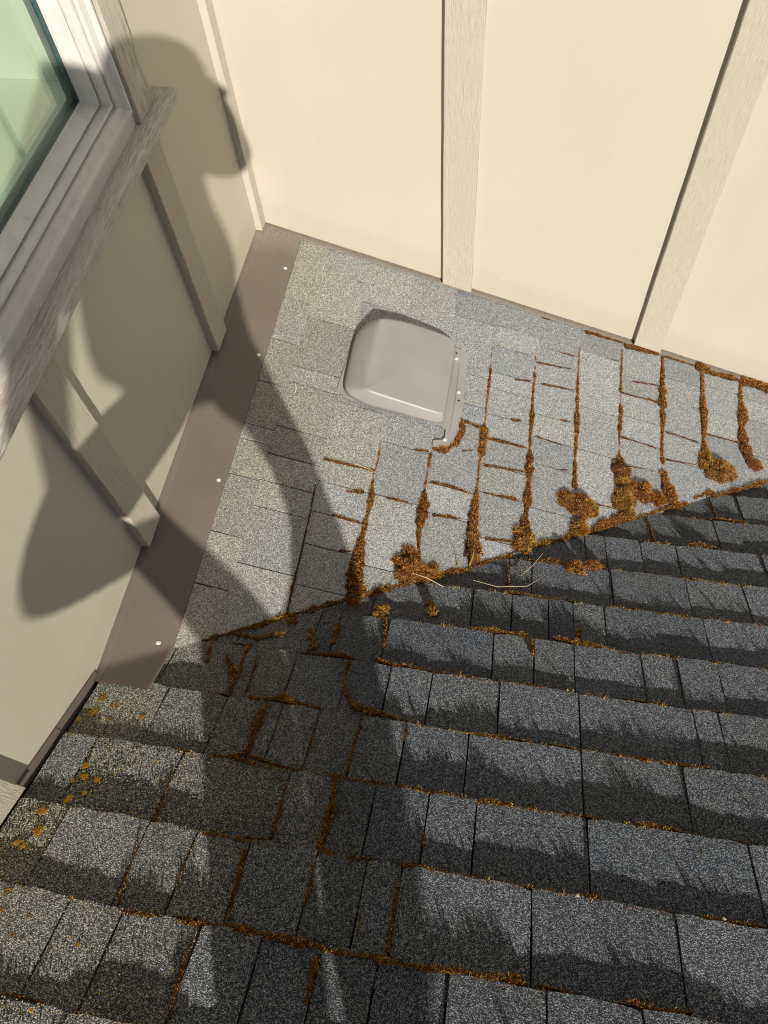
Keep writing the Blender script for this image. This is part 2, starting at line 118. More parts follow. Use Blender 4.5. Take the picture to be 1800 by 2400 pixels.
def bm_obj(name, bm, mat, parent=None, origin=(0, 0, 0), smooth=False):
    bm.normal_update()
    origin = Vector(origin)
    bmesh.ops.translate(bm, verts=bm.verts, vec=-origin)
    me = bpy.data.meshes.new(name)
    bm.to_mesh(me); bm.free()
    for m in (mat if isinstance(mat, (list, tuple)) else [mat]):
        me.materials.append(m)
    if smooth:
        me.polygons.foreach_set('use_smooth', [True] * len(me.polygons))
    o = bpy.data.objects.new(name, me)
    o.location = origin
    return link(o, parent)
def np_obj(name, V, F, mats, midx=None, parent=None, smooth=False):
    """V (n,3) array, F (m,3) array of triangles"""
    me = bpy.data.meshes.new(name)
    me.vertices.add(len(V)); me.loops.add(len(F) * 3); me.polygons.add(len(F))
    me.vertices.foreach_set('co', np.asarray(V, np.float32).ravel())
    me.loops.foreach_set('vertex_index', np.asarray(F, np.int32).ravel())
    me.polygons.foreach_set('loop_start', np.arange(0, len(F) * 3, 3, dtype=np.int32))
    me.polygons.foreach_set('loop_total', np.full(len(F), 3, np.int32))
    for m in mats: me.materials.append(m)
    if midx is not None:
        me.polygons.foreach_set('material_index', np.asarray(midx, np.int32))
    if smooth:
        me.polygons.foreach_set('use_smooth', np.ones(len(F), bool))
    me.update(calc_edges=True)
    me.validate()
    o = bpy.data.objects.new(name, me)
    return link(o, parent)
def add_box(bm, lo, hi, bev=0.0):
    r = bmesh.ops.create_cube(bm, size=1.0)
    lo = Vector(lo); hi = Vector(hi)
    for v in r['verts']:
        v.co = Vector((lo[i] + (v.co[i] + 0.5) * (hi[i] - lo[i]) for i in range(3)))
    if bev > 0:
        es = list({e for v in r['verts'] for e in v.link_edges})
        bmesh.ops.bevel(bm, geom=es, offset=bev, segments=2, affect='EDGES', profile=0.6)
    return r['verts']
def tube(bm, pts, rad, sides=6):
    pts = [Vector(p) for p in pts]
    rings = []
    for i, p in enumerate(pts):
        d = (pts[min(i + 1, len(pts) - 1)] - pts[max(i - 1, 0)]).normalized()
        a = d.orthogonal().normalized(); b = d.cross(a)
        r = rad[i] if isinstance(rad, (list, tuple)) else rad
        rings.append([bm.verts.new(p + (a * math.cos(2 * math.pi * k / sides) + b * math.sin(2 * math.pi * k / sides)) * r) for k in range(sides)])
    for r0, r1 in zip(rings, rings[1:]):
        for k in range(sides):
            bm.faces.new((r0[k], r0[(k + 1) % sides], r1[(k + 1) % sides], r1[k]))
    bm.faces.new(list(reversed(rings[0]))); bm.faces.new(rings[-1])

# ------------------------------------------------------------------ materials
class NT:
    def __init__(s, name):
        s.m = bpy.data.materials.new(name); s.m.use_nodes = True
        s.t = s.m.node_tree; s.b = s.t.nodes['Principled BSDF']
    def n(s, typ, **kw):
        nd = s.t.nodes.new(typ)
        for k, v in kw.items():
            if k.startswith('i_'):
                nd.inputs[k[2:].replace('_', ' ')].default_value = v
            else: setattr(nd, k, v)
        return nd
    def l(s, a, b): s.t.links.new(a, b)
    def pos(s, scale=None):
        g = s.n('ShaderNodeNewGeometry').outputs['Position']
        if scale is None: return g
        m = s.n('ShaderNodeMapping'); m.inputs['Scale'].default_value = scale
        s.l(g, m.inputs['Vector']); return m.outputs['Vector']
    def noise(s, vec, scale, detail=3.0, rough=0.55):
        nd = s.n('ShaderNodeTexNoise'); nd.inputs['Scale'].default_value = scale
        nd.inputs['Detail'].default_value = detail; nd.inputs['Roughness'].default_value = rough
        s.l(vec, nd.inputs['Vector']); return nd
    def ramp(s, fac, stops):
        r = s.n('ShaderNodeValToRGB'); e = r.color_ramp.elements
        while len(e) > len(stops): e.remove(e[-1])
        while len(e) < len(stops): e.new(0.5)
        for el, (p, c) in zip(e, stops):
            el.position = p; el.color = (c[0], c[1], c[2], 1) if not isinstance(c, (int, float)) else (c, c, c, 1)
        s.l(fac, r.inputs['Fac']); return r.outputs['Color']
    def mix(s, fac, a, b, mode='MIX'):
        m = s.n('ShaderNodeMix', data_type='RGBA', blend_type=mode)
        for sock, v in ((m.inputs[0], fac), (m.inputs[6], a), (m.inputs[7], b)):
            if hasattr(v, 'is_linked'): s.l(v, sock)
            elif isinstance(v, (int, float)): sock.default_value = v
            else: sock.default_value = (v[0], v[1], v[2], 1)
        return m.outputs[2]
    def math(s, op, a, b=None):
        m = s.n('ShaderNodeMath', operation=op)
        for i, v in enumerate((a, b)):
            if v is None: continue
            if hasattr(v, 'is_linked'): s.l(v, m.inputs[i])
            else: m.inputs[i].default_value = v
        return m.outputs[0]
    def bump(s, h, strength, dist, prev=None):
        b = s.n('ShaderNodeBump'); b.inputs['Strength'].default_value = strength
        b.inputs['Distance'].default_value = dist
        s.l(h, b.inputs['Height'])
        if prev is not None: s.l(prev, b.inputs['Normal'])
        return b.outputs['Normal']
    def done(s, color=None, rough=0.8, spec=0.3, normal=None):
        if color is not None:
            if hasattr(color, 'is_linked'): s.l(color, s.b.inputs['Base Color'])
            else: s.b.inputs['Base Color'].default_value = (*color, 1)
        if hasattr(rough, 'is_linked'): s.l(rough, s.b.inputs['Roughness'])
        else: s.b.inputs['Roughness'].default_value = rough
        s.b.inputs['Specular IOR Level'].default_value = spec
        if normal is not None: s.l(normal, s.b.inputs['Normal'])
        s.m.cycles.use_bump_map_correction = False
        return s.m

def mat_shingle(name, lo, mid, hi, tint_a, tint_b, bumpd, bumps, film):
    t = NT(name)
    p = t.pos()
    v = t.n('ShaderNodeTexVoronoi'); v.inputs['Scale'].default_value = 760.0
    t.l(p, v.inputs['Vector'])
    sep = t.n('ShaderNodeSeparateColor'); t.l(v.outputs['Color'], sep.inputs['Color'])
    gran = t.ramp(sep.outputs['Red'], [(0.0, lo), (0.28, mid), (0.62, mid), (0.8, hi), (1.0, [min(1, c * 1.35) for c in hi])])
    fine = t.noise(p, 600.0, 2.0)
    oi = t.n('ShaderNodeObjectInfo')
    patch = t.noise(p, 14.0, 3.0)
    tone = t.math('ADD', t.math('MULTIPLY', oi.outputs['Random'], 0.55), t.math('MULTIPLY', patch.outputs['Fac'], 0.6))
    tint = t.ramp(tone, [(0.1, tint_a), (0.5, (1, 1, 1)), (0.78, (1.0, 0.985, 0.955)), (1.0, tint_b)])
    c = t.mix(1.0, gran, tint, 'MULTIPLY')
    r2 = t.math('FRACT', t.math('MULTIPLY', oi.outputs['Random'], 7.31))
    c = t.mix(1.0, c, t.ramp(r2, [(0.0, 0.84), (0.5, 1.0), (1.0, 1.12)]), 'MULTIPLY')
    c = t.mix(0.30, c, t.ramp(fine.outputs['Fac'], [(0.3, 0.45), (0.7, 1.5)]), 'MULTIPLY')
    # brown algae film on the side next to the window wall
    sx = t.n('ShaderNodeSeparateXYZ'); t.l(p, sx.inputs['Vector'])
    fz = t.noise(p, 7.0, 4.0, 0.65)
    edge = t.math('ADD', sx.outputs['X'], t.math('MULTIPLY', fz.outputs['Fac'], 0.5))
    fm = t.ramp(edge, [(0.40, 1.0), (0.82, 0.0)])
    c = t.mix(fm, c, t.mix(1.0, c, film, 'MULTIPLY'))
    # worn dirt: dark spots where granules have gone
    spot = t.noise(p, 55.0, 4.0, 0.7)
    sm = t.ramp(spot.outputs['Fac'], [(0.66, 0.0), (0.74, 1.0)])
    c = t.mix(t.math('MULTIPLY', sm, 0.55), c, (lo[0] * 0.5, lo[1] * 0.48, lo[2] * 0.42))
    h = t.math('ADD', t.math('MULTIPLY', v.outputs['Distance'], -1.0), t.math('MULTIPLY', fine.outputs['Fac'], 1.6))
    nb = t.bump(h, bumps, bumpd)
    big = t.noise(p, 30.0, 2.0)
    nb = t.bump(big.outputs['Fac'], 0.2, 0.004, nb)
    return t.done(c, 0.78, 0.35, nb)

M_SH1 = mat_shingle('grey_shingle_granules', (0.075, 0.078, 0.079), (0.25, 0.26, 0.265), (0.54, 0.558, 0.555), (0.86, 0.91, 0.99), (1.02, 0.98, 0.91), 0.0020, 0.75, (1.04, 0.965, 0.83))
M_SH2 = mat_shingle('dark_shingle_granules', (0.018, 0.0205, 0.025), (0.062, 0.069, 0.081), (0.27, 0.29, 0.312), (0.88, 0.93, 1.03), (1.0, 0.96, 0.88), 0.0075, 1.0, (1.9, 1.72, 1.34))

def mat_paint(name, col, rough=0.55):
    t = NT(name)
    p = t.pos()
    a = t.noise(p, 3.0, 4.0)
    c = t.mix(1.0, col, t.ramp(a.outputs['Fac'], [(0.3, (0.965, 0.96, 0.95)), (0.7, (1.02, 1.02, 1.02))]), 'MULTIPLY')
    sp = t.noise(p, 170.0, 2.0)
    c = t.mix(t.math('MULTIPLY', t.ramp(sp.outputs['Fac'], [(0.745, 0.0), (0.78, 1.0)]), 0.45), c, (0.22, 0.19, 0.15))
    # splash grime just above the roof line
    sx = t.n('ShaderNodeSeparateXYZ'); t.l(p, sx.inputs['Vector'])
    hgt = t.math('ADD', sx.outputs['Z'], t.math('MULTIPLY', sx.outputs['X'], 0.3258))
    gn_ = t.noise(p, 60.0, 5.0, 0.7); gl_ = t.noise(t.pos((14.0, 14.0, 2.0)), 1.0, 3.0)
    gr = t.ramp(t.math('SUBTRACT', hgt, t.math('MULTIPLY', gn_.outputs['Fac'], 0.16)), [(-0.06, 1.0), (0.03, 0.0)])
    c = t.mix(t.math('MULTIPLY', gr, 0.10), c, (0.22, 0.18, 0.13))
    c = t.mix(t.math('MULTIPLY', t.ramp(gl_.outputs['Fac'], [(0.5, 0.0), (0.75, 1.0)]), 0.10), c, (0.40, 0.34, 0.25))
    g = t.noise(p, 420.0, 2.0)
    nb = t.bump(g.outputs['Fac'], 0.12, 0.0006)
    return t.done(c, rough, 0.3, nb)
PAINT = (0.525, 0.478, 0.392)
M_SIDING = mat_paint('beige_painted_siding', PAINT)

def mat_wood(name, axis, col, dark, amount, relief=0.5):
    t = NT(name)
    sc = [330.0, 330.0, 330.0]; sc[axis] = 30.0
    p = t.pos(tuple(sc))
    g = t.noise(p, 1.0, 5.0, 0.65)
    sc2 = [520.0, 520.0, 520.0]; sc2[axis] = 60.0
    g2 = t.noise(t.pos(tuple(sc2)), 1.0, 3.0, 0.6)
    w = t.noise(t.pos(), 9.0, 4.0)
    mask = t.math('MULTIPLY', t.ramp(g.outputs['Fac'], [(0.36, 1.0), (0.56, 0.0)]), amount)
    mask = t.math('MULTIPLY', mask, t.ramp(w.outputs['Fac'], [(0.3, 0.25), (0.65, 1.0)]))
    c = t.mix(mask, col, dark)
    c = t.mix(0.35, c, t.ramp(w.outputs['Fac'], [(0.3, 0.86), (0.7, 1.08)]), 'MULTIPLY')
    h = t.math('ADD', g.outputs['Fac'], t.math('MULTIPLY', g2.outputs['Fac'], 0.6))
    return t.done(c, 0.75, 0.25, t.bump(h, relief, 0.0016))
M_BATTEN = mat_wood('rough_sawn_painted_wood', 2, (0.50, 0.45, 0.368), (0.26, 0.22, 0.175), 0.4, 0.9)
M_CASING = mat_wood('weathered_casing_wood', 2, (0.54, 0.50, 0.43), (0.16, 0.135, 0.105), 0.8, 0.6)
M_SILL = mat_wood('weathered_sill_wood', 1, (0.58, 0.535, 0.475), (0.19, 0.165, 0.135), 0.7, 1.0)

def mat_metal_paint(name, col, rough, scratch):
    t = NT(name); p = t.pos()
    n = t.noise(p, 6.0, 4.0)
    c = t.mix(0.5, col, t.ramp(n.outputs['Fac'], [(0.3, 0.82), (0.7, 1.15)]), 'MULTIPLY')
    s = t.noise(p, 230.0, 2.0, 0.7)
    s2 = t.noise(p, 9.0, 3.0)
    msk = t.math('MULTIPLY', t.ramp(s.outputs['Fac'], [(0.66, 0.0), (0.76, 1.0)]), t.ramp(s2.outputs['Fac'], [(0.35, 0.15), (0.65, 1.0)]))
    sx = t.n('ShaderNodeSeparateXYZ'); t.l(p, sx.inputs['Vector'])
    s3 = t.noise(p, 520.0, 2.0, 0.6)
    worn = t.math('MULTIPLY', t.ramp(t.math('ADD', sx.outputs['Y'], t.math('MULTIPLY', s2.outputs['Fac'], 0.25)), [(-0.0, 0.0), (0.12, 1.0)]), t.ramp(s3.outputs['Fac'], [(0.46, 0.0), (0.58, 1.0)]))
    msk = t.math('MAXIMUM', msk, worn)
    c = t.mix(t.math('MULTIPLY', msk, scratch), c, (0.40, 0.36, 0.31))
    return t.done(c, rough, 0.4, t.bump(s.outputs['Fac'], 0.15, 0.0006))
M_FLASH = mat_metal_paint('brown_coated_metal', (0.162, 0.131, 0.108), 0.5, 0.6)
M_VENT = mat_metal_paint('grey_taupe_plastic', (0.285, 0.277, 0.258), 0.38, 0.4)
M_SCREW = NT('screw_head_metal').done((0.62, 0.61, 0.58), 0.35, 0.5)
M_HOLE = NT('dark_hole').done((0.02, 0.018, 0.015), 0.9, 0.1)
M_DECK = NT('roof_underlay').done((0.025, 0.022, 0.02), 0.95, 0.1)
def mat_vinyl():
    t = NT('white_vinyl'); p = t.pos()
    n = t.noise(p, 28.0, 5.0, 0.7)
    c = t.mix(t.math('MULTIPLY', t.ramp(n.outputs['Fac'], [(0.48, 0.0), (0.72, 1.0)]), 0.35), (0.60, 0.58, 0.54), (0.33, 0.30, 0.25))
    return t.done(c, 0.45, 0.4)
M_VINYL = mat_vinyl()
M_SPACER = NT('teal_glass_edge').done((0.05, 0.085, 0.085), 0.3, 0.5)
M_GREEN = mat_paint('pale_green_interior_paint', (0.66, 0.70, 0.60), 0.7)
M_GREEN.name = 'pale_green_interior_paint'
def mat_glass():
    t = NT('window_glass')
    out = t.t.nodes['Material Output']
    tr = t.n('ShaderNodeBsdfTransparent'); tr.inputs['Color'].default_value = (0.90, 0.96, 0.91, 1)
    gl = t.n('ShaderNodeBsdfGlossy'); gl.inputs['Roughness'].default_value = 0.02
    gl.inputs['Color'].default_value = (0.95, 0.97, 0.95, 1)
    lwt = t.n('ShaderNodeLayerWeight'); lwt.inputs['Blend'].default_value = 0.5
    f5 = t.math('ADD', t.math('MULTIPLY', t.math('POWER', lwt.outputs['Facing'], 4.0), 0.75), 0.13)
    mx = t.n('ShaderNodeMixShader')
    t.l(f5, mx.inputs[0]); t.l(tr.outputs[0], mx.inputs[1]); t.l(gl.outputs[0], mx.inputs[2])
    t.l(mx.outputs[0], out.inputs['Surface'])
    return t.m
M_GLASS = mat_glass()
def mat_moss(name, col, var):
    t = NT(name); p = t.pos()
    n = t.noise(p, 140.0, 3.0)
    c = t.mix(1.0, col, t.ramp(n.outputs['Fac'], [(0.25, var), (0.75, (1.3, 1.25, 1.2))]), 'MULTIPLY')
    return t.done(c, 0.9, 0.1)
M_MOSS = [mat_moss('rust_moss', (0.43, 0.175, 0.045), (0.55, 0.5, 0.5)),
          mat_moss('ochre_moss', (0.52, 0.275, 0.06), (0.6, 0.55, 0.5)),
          mat_moss('brown_moss', (0.20, 0.075, 0.025), (0.5, 0.5, 0.5)),
          mat_moss('olive_moss', (0.27, 0.21, 0.035), (0.6, 0.6, 0.5)),
          mat_moss('straw_moss', (0.52, 0.38, 0.14), (0.7, 0.65, 0.6)),
          mat_moss('shaded_moss_base', (0.075, 0.034, 0.012), (0.5, 0.5, 0.5))]  # last one: dark base colour with the self-shadow between blades painted in
M_LICHEN = [mat_moss('orange_lichen', (0.55, 0.31, 0.03), (0.7, 0.6, 0.5)),
            mat_moss('grey_lichen', (0.62, 0.62, 0.50), (0.7, 0.7, 0.7)),
            mat_moss('yellow_green_lichen', (0.36, 0.33, 0.12), (0.7, 0.7, 0.6))]
M_STRAW = NT('dry_straw').done((0.60, 0.50, 0.30), 0.8, 0.2)
M_PALE = NT('pale_feather').done((0.50, 0.47, 0.40), 0.8, 0.2)

# ------------------------------------------------------------------ ground
gm = NT('dry_grass_ground')
gn = gm.noise(gm.pos(), 0.6, 6.0)
gm.done(gm.ramp(gn.outputs['Fac'], [(0.3, (0.045, 0.06, 0.025)), (0.7, (0.10, 0.095, 0.05))]), 0.95, 0.1)
g = mesh_obj('ground', [(-900, -900, -4.5), (900, -900, -4.5), (900, 900, -4.5), (-900, 900, -4.5)], [(0, 1, 2, 3)], gm.m, origin=(0, 0, -4.5))
tag(g, 'grass ground far below the roofs', 'ground', kind='structure')

# ------------------------------------------------------------------ walls
def slab(name, outer, hole, to3, thick_vec, mat, parent, origin):
    loops = [outer] + ([hole] if hole else [])
    flat = [p for lp in loops for p in lp]
    tris = tessellate_polygon([[Vector((p[0], p[1], 0)) for p in lp] for lp in loops])
    n = len(flat)
    verts = [to3(*p) for p in flat] + [to3(*p) + Vector(thick_vec) for p in flat]
    faces = [tuple(t_) for t_ in tris] + [tuple(n + i for i in reversed(t_)) for t_ in tris]
    off = 0
    for lp in loops:
        m = len(lp)
        for i in range(m):
            a, b = off + i, off + (i + 1) % m
            faces.append((a, b, n + b, n + a))
        off += m
    me_o = mesh_obj(name, verts, faces, mat, parent, origin)
    bm = bmesh.new(); bm.from_mesh(me_o.data)
    bmesh.ops.recalc_face_normals(bm, faces=bm.faces)
    bm.to_mesh(me_o.data); bm.free()
    return me_o

WT = 0.01865            # batten thickness
GAP = 0.0155
Y0W, Y1W = -0.476, -1.40       # window opening
Z0W, Z1W = 0.648, 1.72
lw = tag(empty('house_wall', (0, -0.9, 0.0)), 'beige house wall with the window, its rough battens ending above brown flashing', 'wall', kind='thing')
slab('siding', [(0.0, GAP), (-1.378, GAP + 0.004), (-3.2, Z2 + S2 * 3.2 + 0.02), (-3.2, 2.7), (0.0, 2.7)],
     [(Y0W, Z0W), (Y0W, Z1W), (Y1W, Z1W), (Y1W, Z0W)],
     lambda y, z: Vector((0, y, z)), (-0.01, 0, 0), M_SIDING, lw, (0, -0.9, 0.0))
def batten_left(y0, y1, zb0, zb1, zt, mat=M_BATTEN):
    # front edge slightly eased; bottom cut follows the roof
    e = 0.0015
    prof = [(-0.002, y0), (WT - e, y0), (WT, y0 + e), (WT, y1 - e), (WT - e, y1), (-0.002, y1)]
    nz = 14
    verts, faces = [], []
    for k in range(nz + 1):
        for (x, y) in prof:
            f = (y - y0) / (y1 - y0)
            zb = zb0 + (zb1 - zb0) * f
            z = zb + (zt - zb) * k / nz
            j = 0.0007 if 0 < k < nz else 0
            verts.append((x + (random.uniform(-j, j) if x > 0 else 0), y + random.uniform(-j, j), z))
    m = len(prof)
    for k in range(nz):
        for i in range(m):
            a = k * m + i; b = k * m + (i + 1) % m
            faces.append((a, b, b + m, a + m))
    faces.append(tuple(reversed(range(m)))); faces.append(tuple(range(nz * m, nz * m + m)))
    return mesh_obj('batten', verts, faces, mat, lw, (0, (y0 + y1) / 2, zb0))
batten_left(-0.507, -0.4296, 0.0185, 0.0185, 0.598)
batten_left(-1.0815, -1.003, 0.0175, 0.021, 0.598)
batten_left(-1.700, -1.622, Z2 + S2 * 1.700 + 0.02, Z2 + S2 * 1.622 + 0.02, 2.69)
bm = bmesh.new(); add_box(bm, (-0.002, -0.0395, GAP - 0.004), (0.0182, -0.001, 2.69), 0.0015)
bm_obj('corner_trim', bm, M_SIDING, lw, (0, -0.02, 0))

rw = tag(empty('house_wall', (0.9, 0, -0.3)), 'sunlit beige house wall without a window, behind the grey roof vent', 'wall', kind='thing')
slab('siding', [(0.0, GAP), (2.7, -S1 * 2.7 + GAP), (2.7, 2.7), (0.0, 2.7)], None,
     lambda x, z: Vector((x, 0, z)), (0, 0.01, 0), M_SIDING, rw, (0.9, 0, -0.3))
def batten_right(x0, x1, zt=2.69):
    e = 0.0015
    prof = [(x0, 0.002), (x0, -WT + e), (x0 + e, -WT), (x1 - e, -WT), (x1, -WT + e), (x1, 0.002)]
    nz = 40
    verts, faces = [], []
    for k in range(nz + 1):
        for (x, y) in prof:
            zb = -S1 * x + 0.0155
            j = 0.0006 if 0 < k < nz else 0
            verts.append((x + random.uniform(-j, j), y, zb + (zt - zb) * k / nz))
    m = len(prof)
    for k in range(nz):
        for i in range(m):
            a = k * m + i; b = k * m + (i + 1) % m
            faces.append((b, a, a + m, b + m))
    faces.append(tuple(range(m))); faces.append(tuple(reversed(range(nz * m, nz * m + m))))
    b = mesh_obj('batten', verts, faces, M_BATTEN, rw, ((x0 + x1) / 2, 0, -S1 * x0))
    # puttied nail heads, two by two
    for zz in (0.085, 0.50, 0.92):
        for f in (0.25, 0.72):
            x = x0 + f * (x1 - x0)
            n = 14
            vs = [(x + 0.0075 * math.cos(2 * math.pi * i / n) * random.uniform(0.85, 1.1), -WT - 0.0006, -S1 * x + zz + random.uniform(-.001, .001) + 0.0055 * math.sin(2 * math.pi * i / n)) for i in range(n)]
            vs2 = [(v[0] + (v[0] - x) * 0.25, -WT + 0.0006, v[2] + (v[2] - (-S1 * x + zz)) * 0.25) for v in vs]
            fs = [tuple(range(n))] + [(i, i + n, (i + 1) % n + n, (i + 1) % n) for i in range(n)]
            mesh_obj('nail_head', vs + vs2, fs, M_BATTEN, b, (x, -WT, -S1 * x + zz))
batten_right(0.5440, 0.6320)
batten_right(1.1530, 1.2400)
batten_right(1.7630, 1.8510)

# ------------------------------------------------------------------ window (parts of the wall)
def loop_extrude(name, prof, mat, parent, smooth=False):
    """mitred frame: profile points (depth x, inset s) run round the opening"""
    verts, faces = [], []
    corners = [(Y0W, Z0W, -1, 1), (Y0W, Z1W, -1, -1), (Y1W, Z1W, 1, -1), (Y1W, Z0W, 1, 1)]
    for (y, z, sy, sz) in corners:
        for (x, s) in prof:
            verts.append((x, y + sy * s, z + sz * s))
    m = len(prof)
    for c in range(4):
        d = (c + 1) % 4
        for i in range(m - 1):
            faces.append((c * m + i, c * m + i + 1, d * m + i + 1, d * m + i))
    o = mesh_obj(name, verts, faces, mat, parent, (0, (Y0W + Y1W) / 2, Z0W))
    return o
win = loop_extrude('window', [(-0.012, -0.004), (0.009, -0.002), (0.009, 0.007), (0.0145, 0.0085), (0.0145, 0.0135), (0.011, 0.015),
                              (0.006, 0.017), (0.001, 0.029), (-0.009, 0.0305), (-0.010, 0.0335), (-0.004, 0.035), (-0.006, 0.0385), (-0.030, 0.0395), (-0.030, 0.0435),
                              (-0.023, 0.0445), (-0.050, 0.053), (-0.052, 0.056), (-0.058, 0.0565)], M_VINYL, lw)
loop_extrude('glass_edge', [(-0.0525, 0.0555), (-0.0535, 0.0575), (-0.0648, 0.0580), (-0.0648, 0.0640), (-0.070, 0.065)], M_SPACER, win)
gy0, gy1, gz0, gz1 = Y0W - 0.059, Y1W + 0.059, Z0W + 0.059, Z1W - 0.059
bm = bmesh.new(); add_box(bm, (-0.0645, gy1, gz0), (-0.0585, gy0, gz1))
# keep the two faces as one thin real pane
bm_obj('pane', bm, M_GLASS, win, (-0.06, (gy0 + gy1) / 2, gz0))
# casing boards and sill nose
bm = bmesh.new(); add_box(bm, (-0.002, -0.4755, 0.6265), (0.019, -0.4045, 1.80), 0.0015)
bm_obj('casing', bm, M_CASING, win, (0.01, -0.44, 0.6265))
bm = bmesh.new(); add_box(bm, (-0.002, -1.475, 0.6265), (0.019, -1.4005, 1.80), 0.0015)
bm_obj('casing', bm, M_CASING, win, (0.01, -1.44, 0.6265))
def sill():
    bm = bmesh.new()
    ny = 60
    prof = [(-0.003, 0.599), (0.043, 0.599), (0.0465, 0.603), (0.0468, 0.612), (0.0462, 0.6215), (0.043, 0.6255), (-0.003, 0.6262)]
    rows = []
    for k in range(ny + 1):
        y = -1.54 + (1.54 - 0.352) * k / ny
        row = []
        for i, (x, z) in enumerate(prof):
            j = 0.0009 if 0 < i < len(prof) - 1 else 0
            ye = y + (random.uniform(-0.003, 0.003) if k in (0, ny) else 0)
            row.append(bm.verts.new((x + random.uniform(-j, j), ye, z + random.uniform(-j, j) * 0.6)))
        rows.append(row)
    m = len(prof)
    for r0, r1 in zip(rows, rows[1:]):
        for i in range(m):
            bm.faces.new((r0[i], r1[i], r1[(i + 1) % m], r0[(i + 1) % m]))
    bm.faces.new(rows[0]); bm.faces.new(list(reversed(rows[-1])))
    bmesh.ops.recalc_face_normals(bm, faces=bm.faces)
    return bm_obj('sill', sill_bm := bm, M_SILL, win, (0.02, -0.9, 0.61))
sill()
# fillet of caulk between frame and sill
bm = bmesh.new(); add_box(bm, (0.0005, Y1W + 0.001, 0.6263), (0.0085, Y0W - 0.001, 0.6465))
bm_obj('sill_fillet', bm, M_VINYL, win, (0.004, -0.9, 0.63))
# room behind the glass
room = tag(empty('room', (-1.0, -0.9, 0.3)), 'pale green painted room seen dimly through the window glass', 'room', kind='thing')
def room_box(name, lo, hi, mat=M_GREEN):
    bm = bmesh.new(); add_box(bm, lo, hi); return bm_obj(name, bm, mat, room, lo)
room_box('window_stool', (-0.30, -1.42, 0.655), (-0.0725, -0.45, 0.690))
room_box('wall_lining', (-0.30, -0.4495, 0.30), (-0.0135, -0.4200, 1.9))
room_box('floor', (-2.2, -3.0, -0.02), (-0.31, -0.1, 0.0))
room_box('back_wall', (-2.25, -3.0, 0.001), (-2.2, -0.1, 2.4))
room_box('side_wall', (-2.2, -0.099, 0.001), (-0.31, -0.05, 2.4))

# ------------------------------------------------------------------ flashings
def bump_surface(x, y):      # the flashing rides over the valley at its low end
    z1, z2 = -S1 * x, Z2 - S2 * y
    a, b = z1 + 0.0085, z2 + 0.0105
    return 0.5 * (a + b + math.sqrt((a - b) ** 2 + 0.006 ** 2)) - (0.0 if a < b + 0.05 else 0.0)
hf = tag(empty('wall_flashing', (0.05, -0.7, 0.0)), 'wide brown metal flashing along the foot of the window wall, partly shaded', 'flashing', kind='thing')
verts, faces = [], []
xs = [-0.0115, -0.0105, -0.003, 0.010, 0.012] + list(np.linspace(0.02, 0.11, 10)) + [0.118, 0.1215, 0.1222]
ys = [-0.012] + list(np.linspace(-0.02, -1.25, 24)) + list(np.linspace(-1.255, -1.396, 48))
for y in ys:
    for i, x in enumerate(xs):
        z = bump_surface(x, y)
        if i == 0: z = 0.03
        if i == 1: z += 0.007
        if i == 2: z += 0.0022
        if i == 3: z += 0.0006
        if i == len(xs) - 2: z -= 0.0008
        if i == len(xs) - 1: z -= 0.005
        if 5 <= i < len(xs) - 1: z += 0.0005 * math.sin(y * 13)
        verts.append((x, y, z))
m = len(xs)
for r in range(len(ys) - 1):
    for i in range(m - 1):
        faces.append((r * m + i, (r + 1) * m + i, (r + 1) * m + i + 1, r * m + i + 1))
mesh_obj('flashing_sheet', verts, faces, M_FLASH, hf, (0.05, -0.7, 0))
def screw(parent, base, nrm, r=0.0052):
    bm = bmesh.new()
    nrm = Vector(nrm).normalized(); a = nrm.orthogonal().normalized(); b = nrm.cross(a); n = 12
    lv = []
    for (rr, hh) in ((r * 1.25, 0.0), (r * 1.25, 0.0006), (r, 0.0007), (r * 0.95, 0.0022), (r * 0.6, 0.003)):
        lv.append([bm.verts.new(Vector(base) + nrm * hh + (a * math.cos(2 * math.pi * k / n) + b * math.sin(2 * math.pi * k / n)) * rr) for k in range(n)])
    for r0, r1 in zip(lv, lv[1:]):
        for k in range(n): bm.faces.new((r0[k], r0[(k + 1) % n], r1[(k + 1) % n], r1[k]))
    bm.faces.new(lv[-1])
    return bm_obj('screw', bm, M_SCREW, parent, base)
for (x, y) in ((0.1049, -0.1449), (0.1073, -0.4702), (0.1076, -0.8658), (0.092, -1.285)):
    screw(hf, (x, y, bump_surface(x, y)), N1, 0.0043)

wf = tag(empty('wall_flashing', (0.9, -0.008, -0.3)), 'narrow brown metal strip along the foot of the windowless wall', 'flashing', kind='thing')
verts, faces = [], []
xs2 = list(np.linspace(0.0, 2.6, 60))
for x in xs2:
    for (y, n) in ((0.0115, 0.034), (0.0105, 0.014), (0.004, 0.0092), (-0.0105, 0.0078), (-0.012, 0.0072), (-0.0124, 0.004)):
        verts.append(tuple(P1(x, y - (0.0012 * math.sin(x * 9) if y < 0 else 0), n)))
for r in range(len(xs2) - 1):
    for i in range(5):
        faces.append((r * 6 + i, r * 6 + i + 1, (r + 1) * 6 + i + 1, (r + 1) * 6 + i))
mesh_obj('flashing_sheet', verts, faces, M_FLASH, wf, (0.9, 0, -0.3))
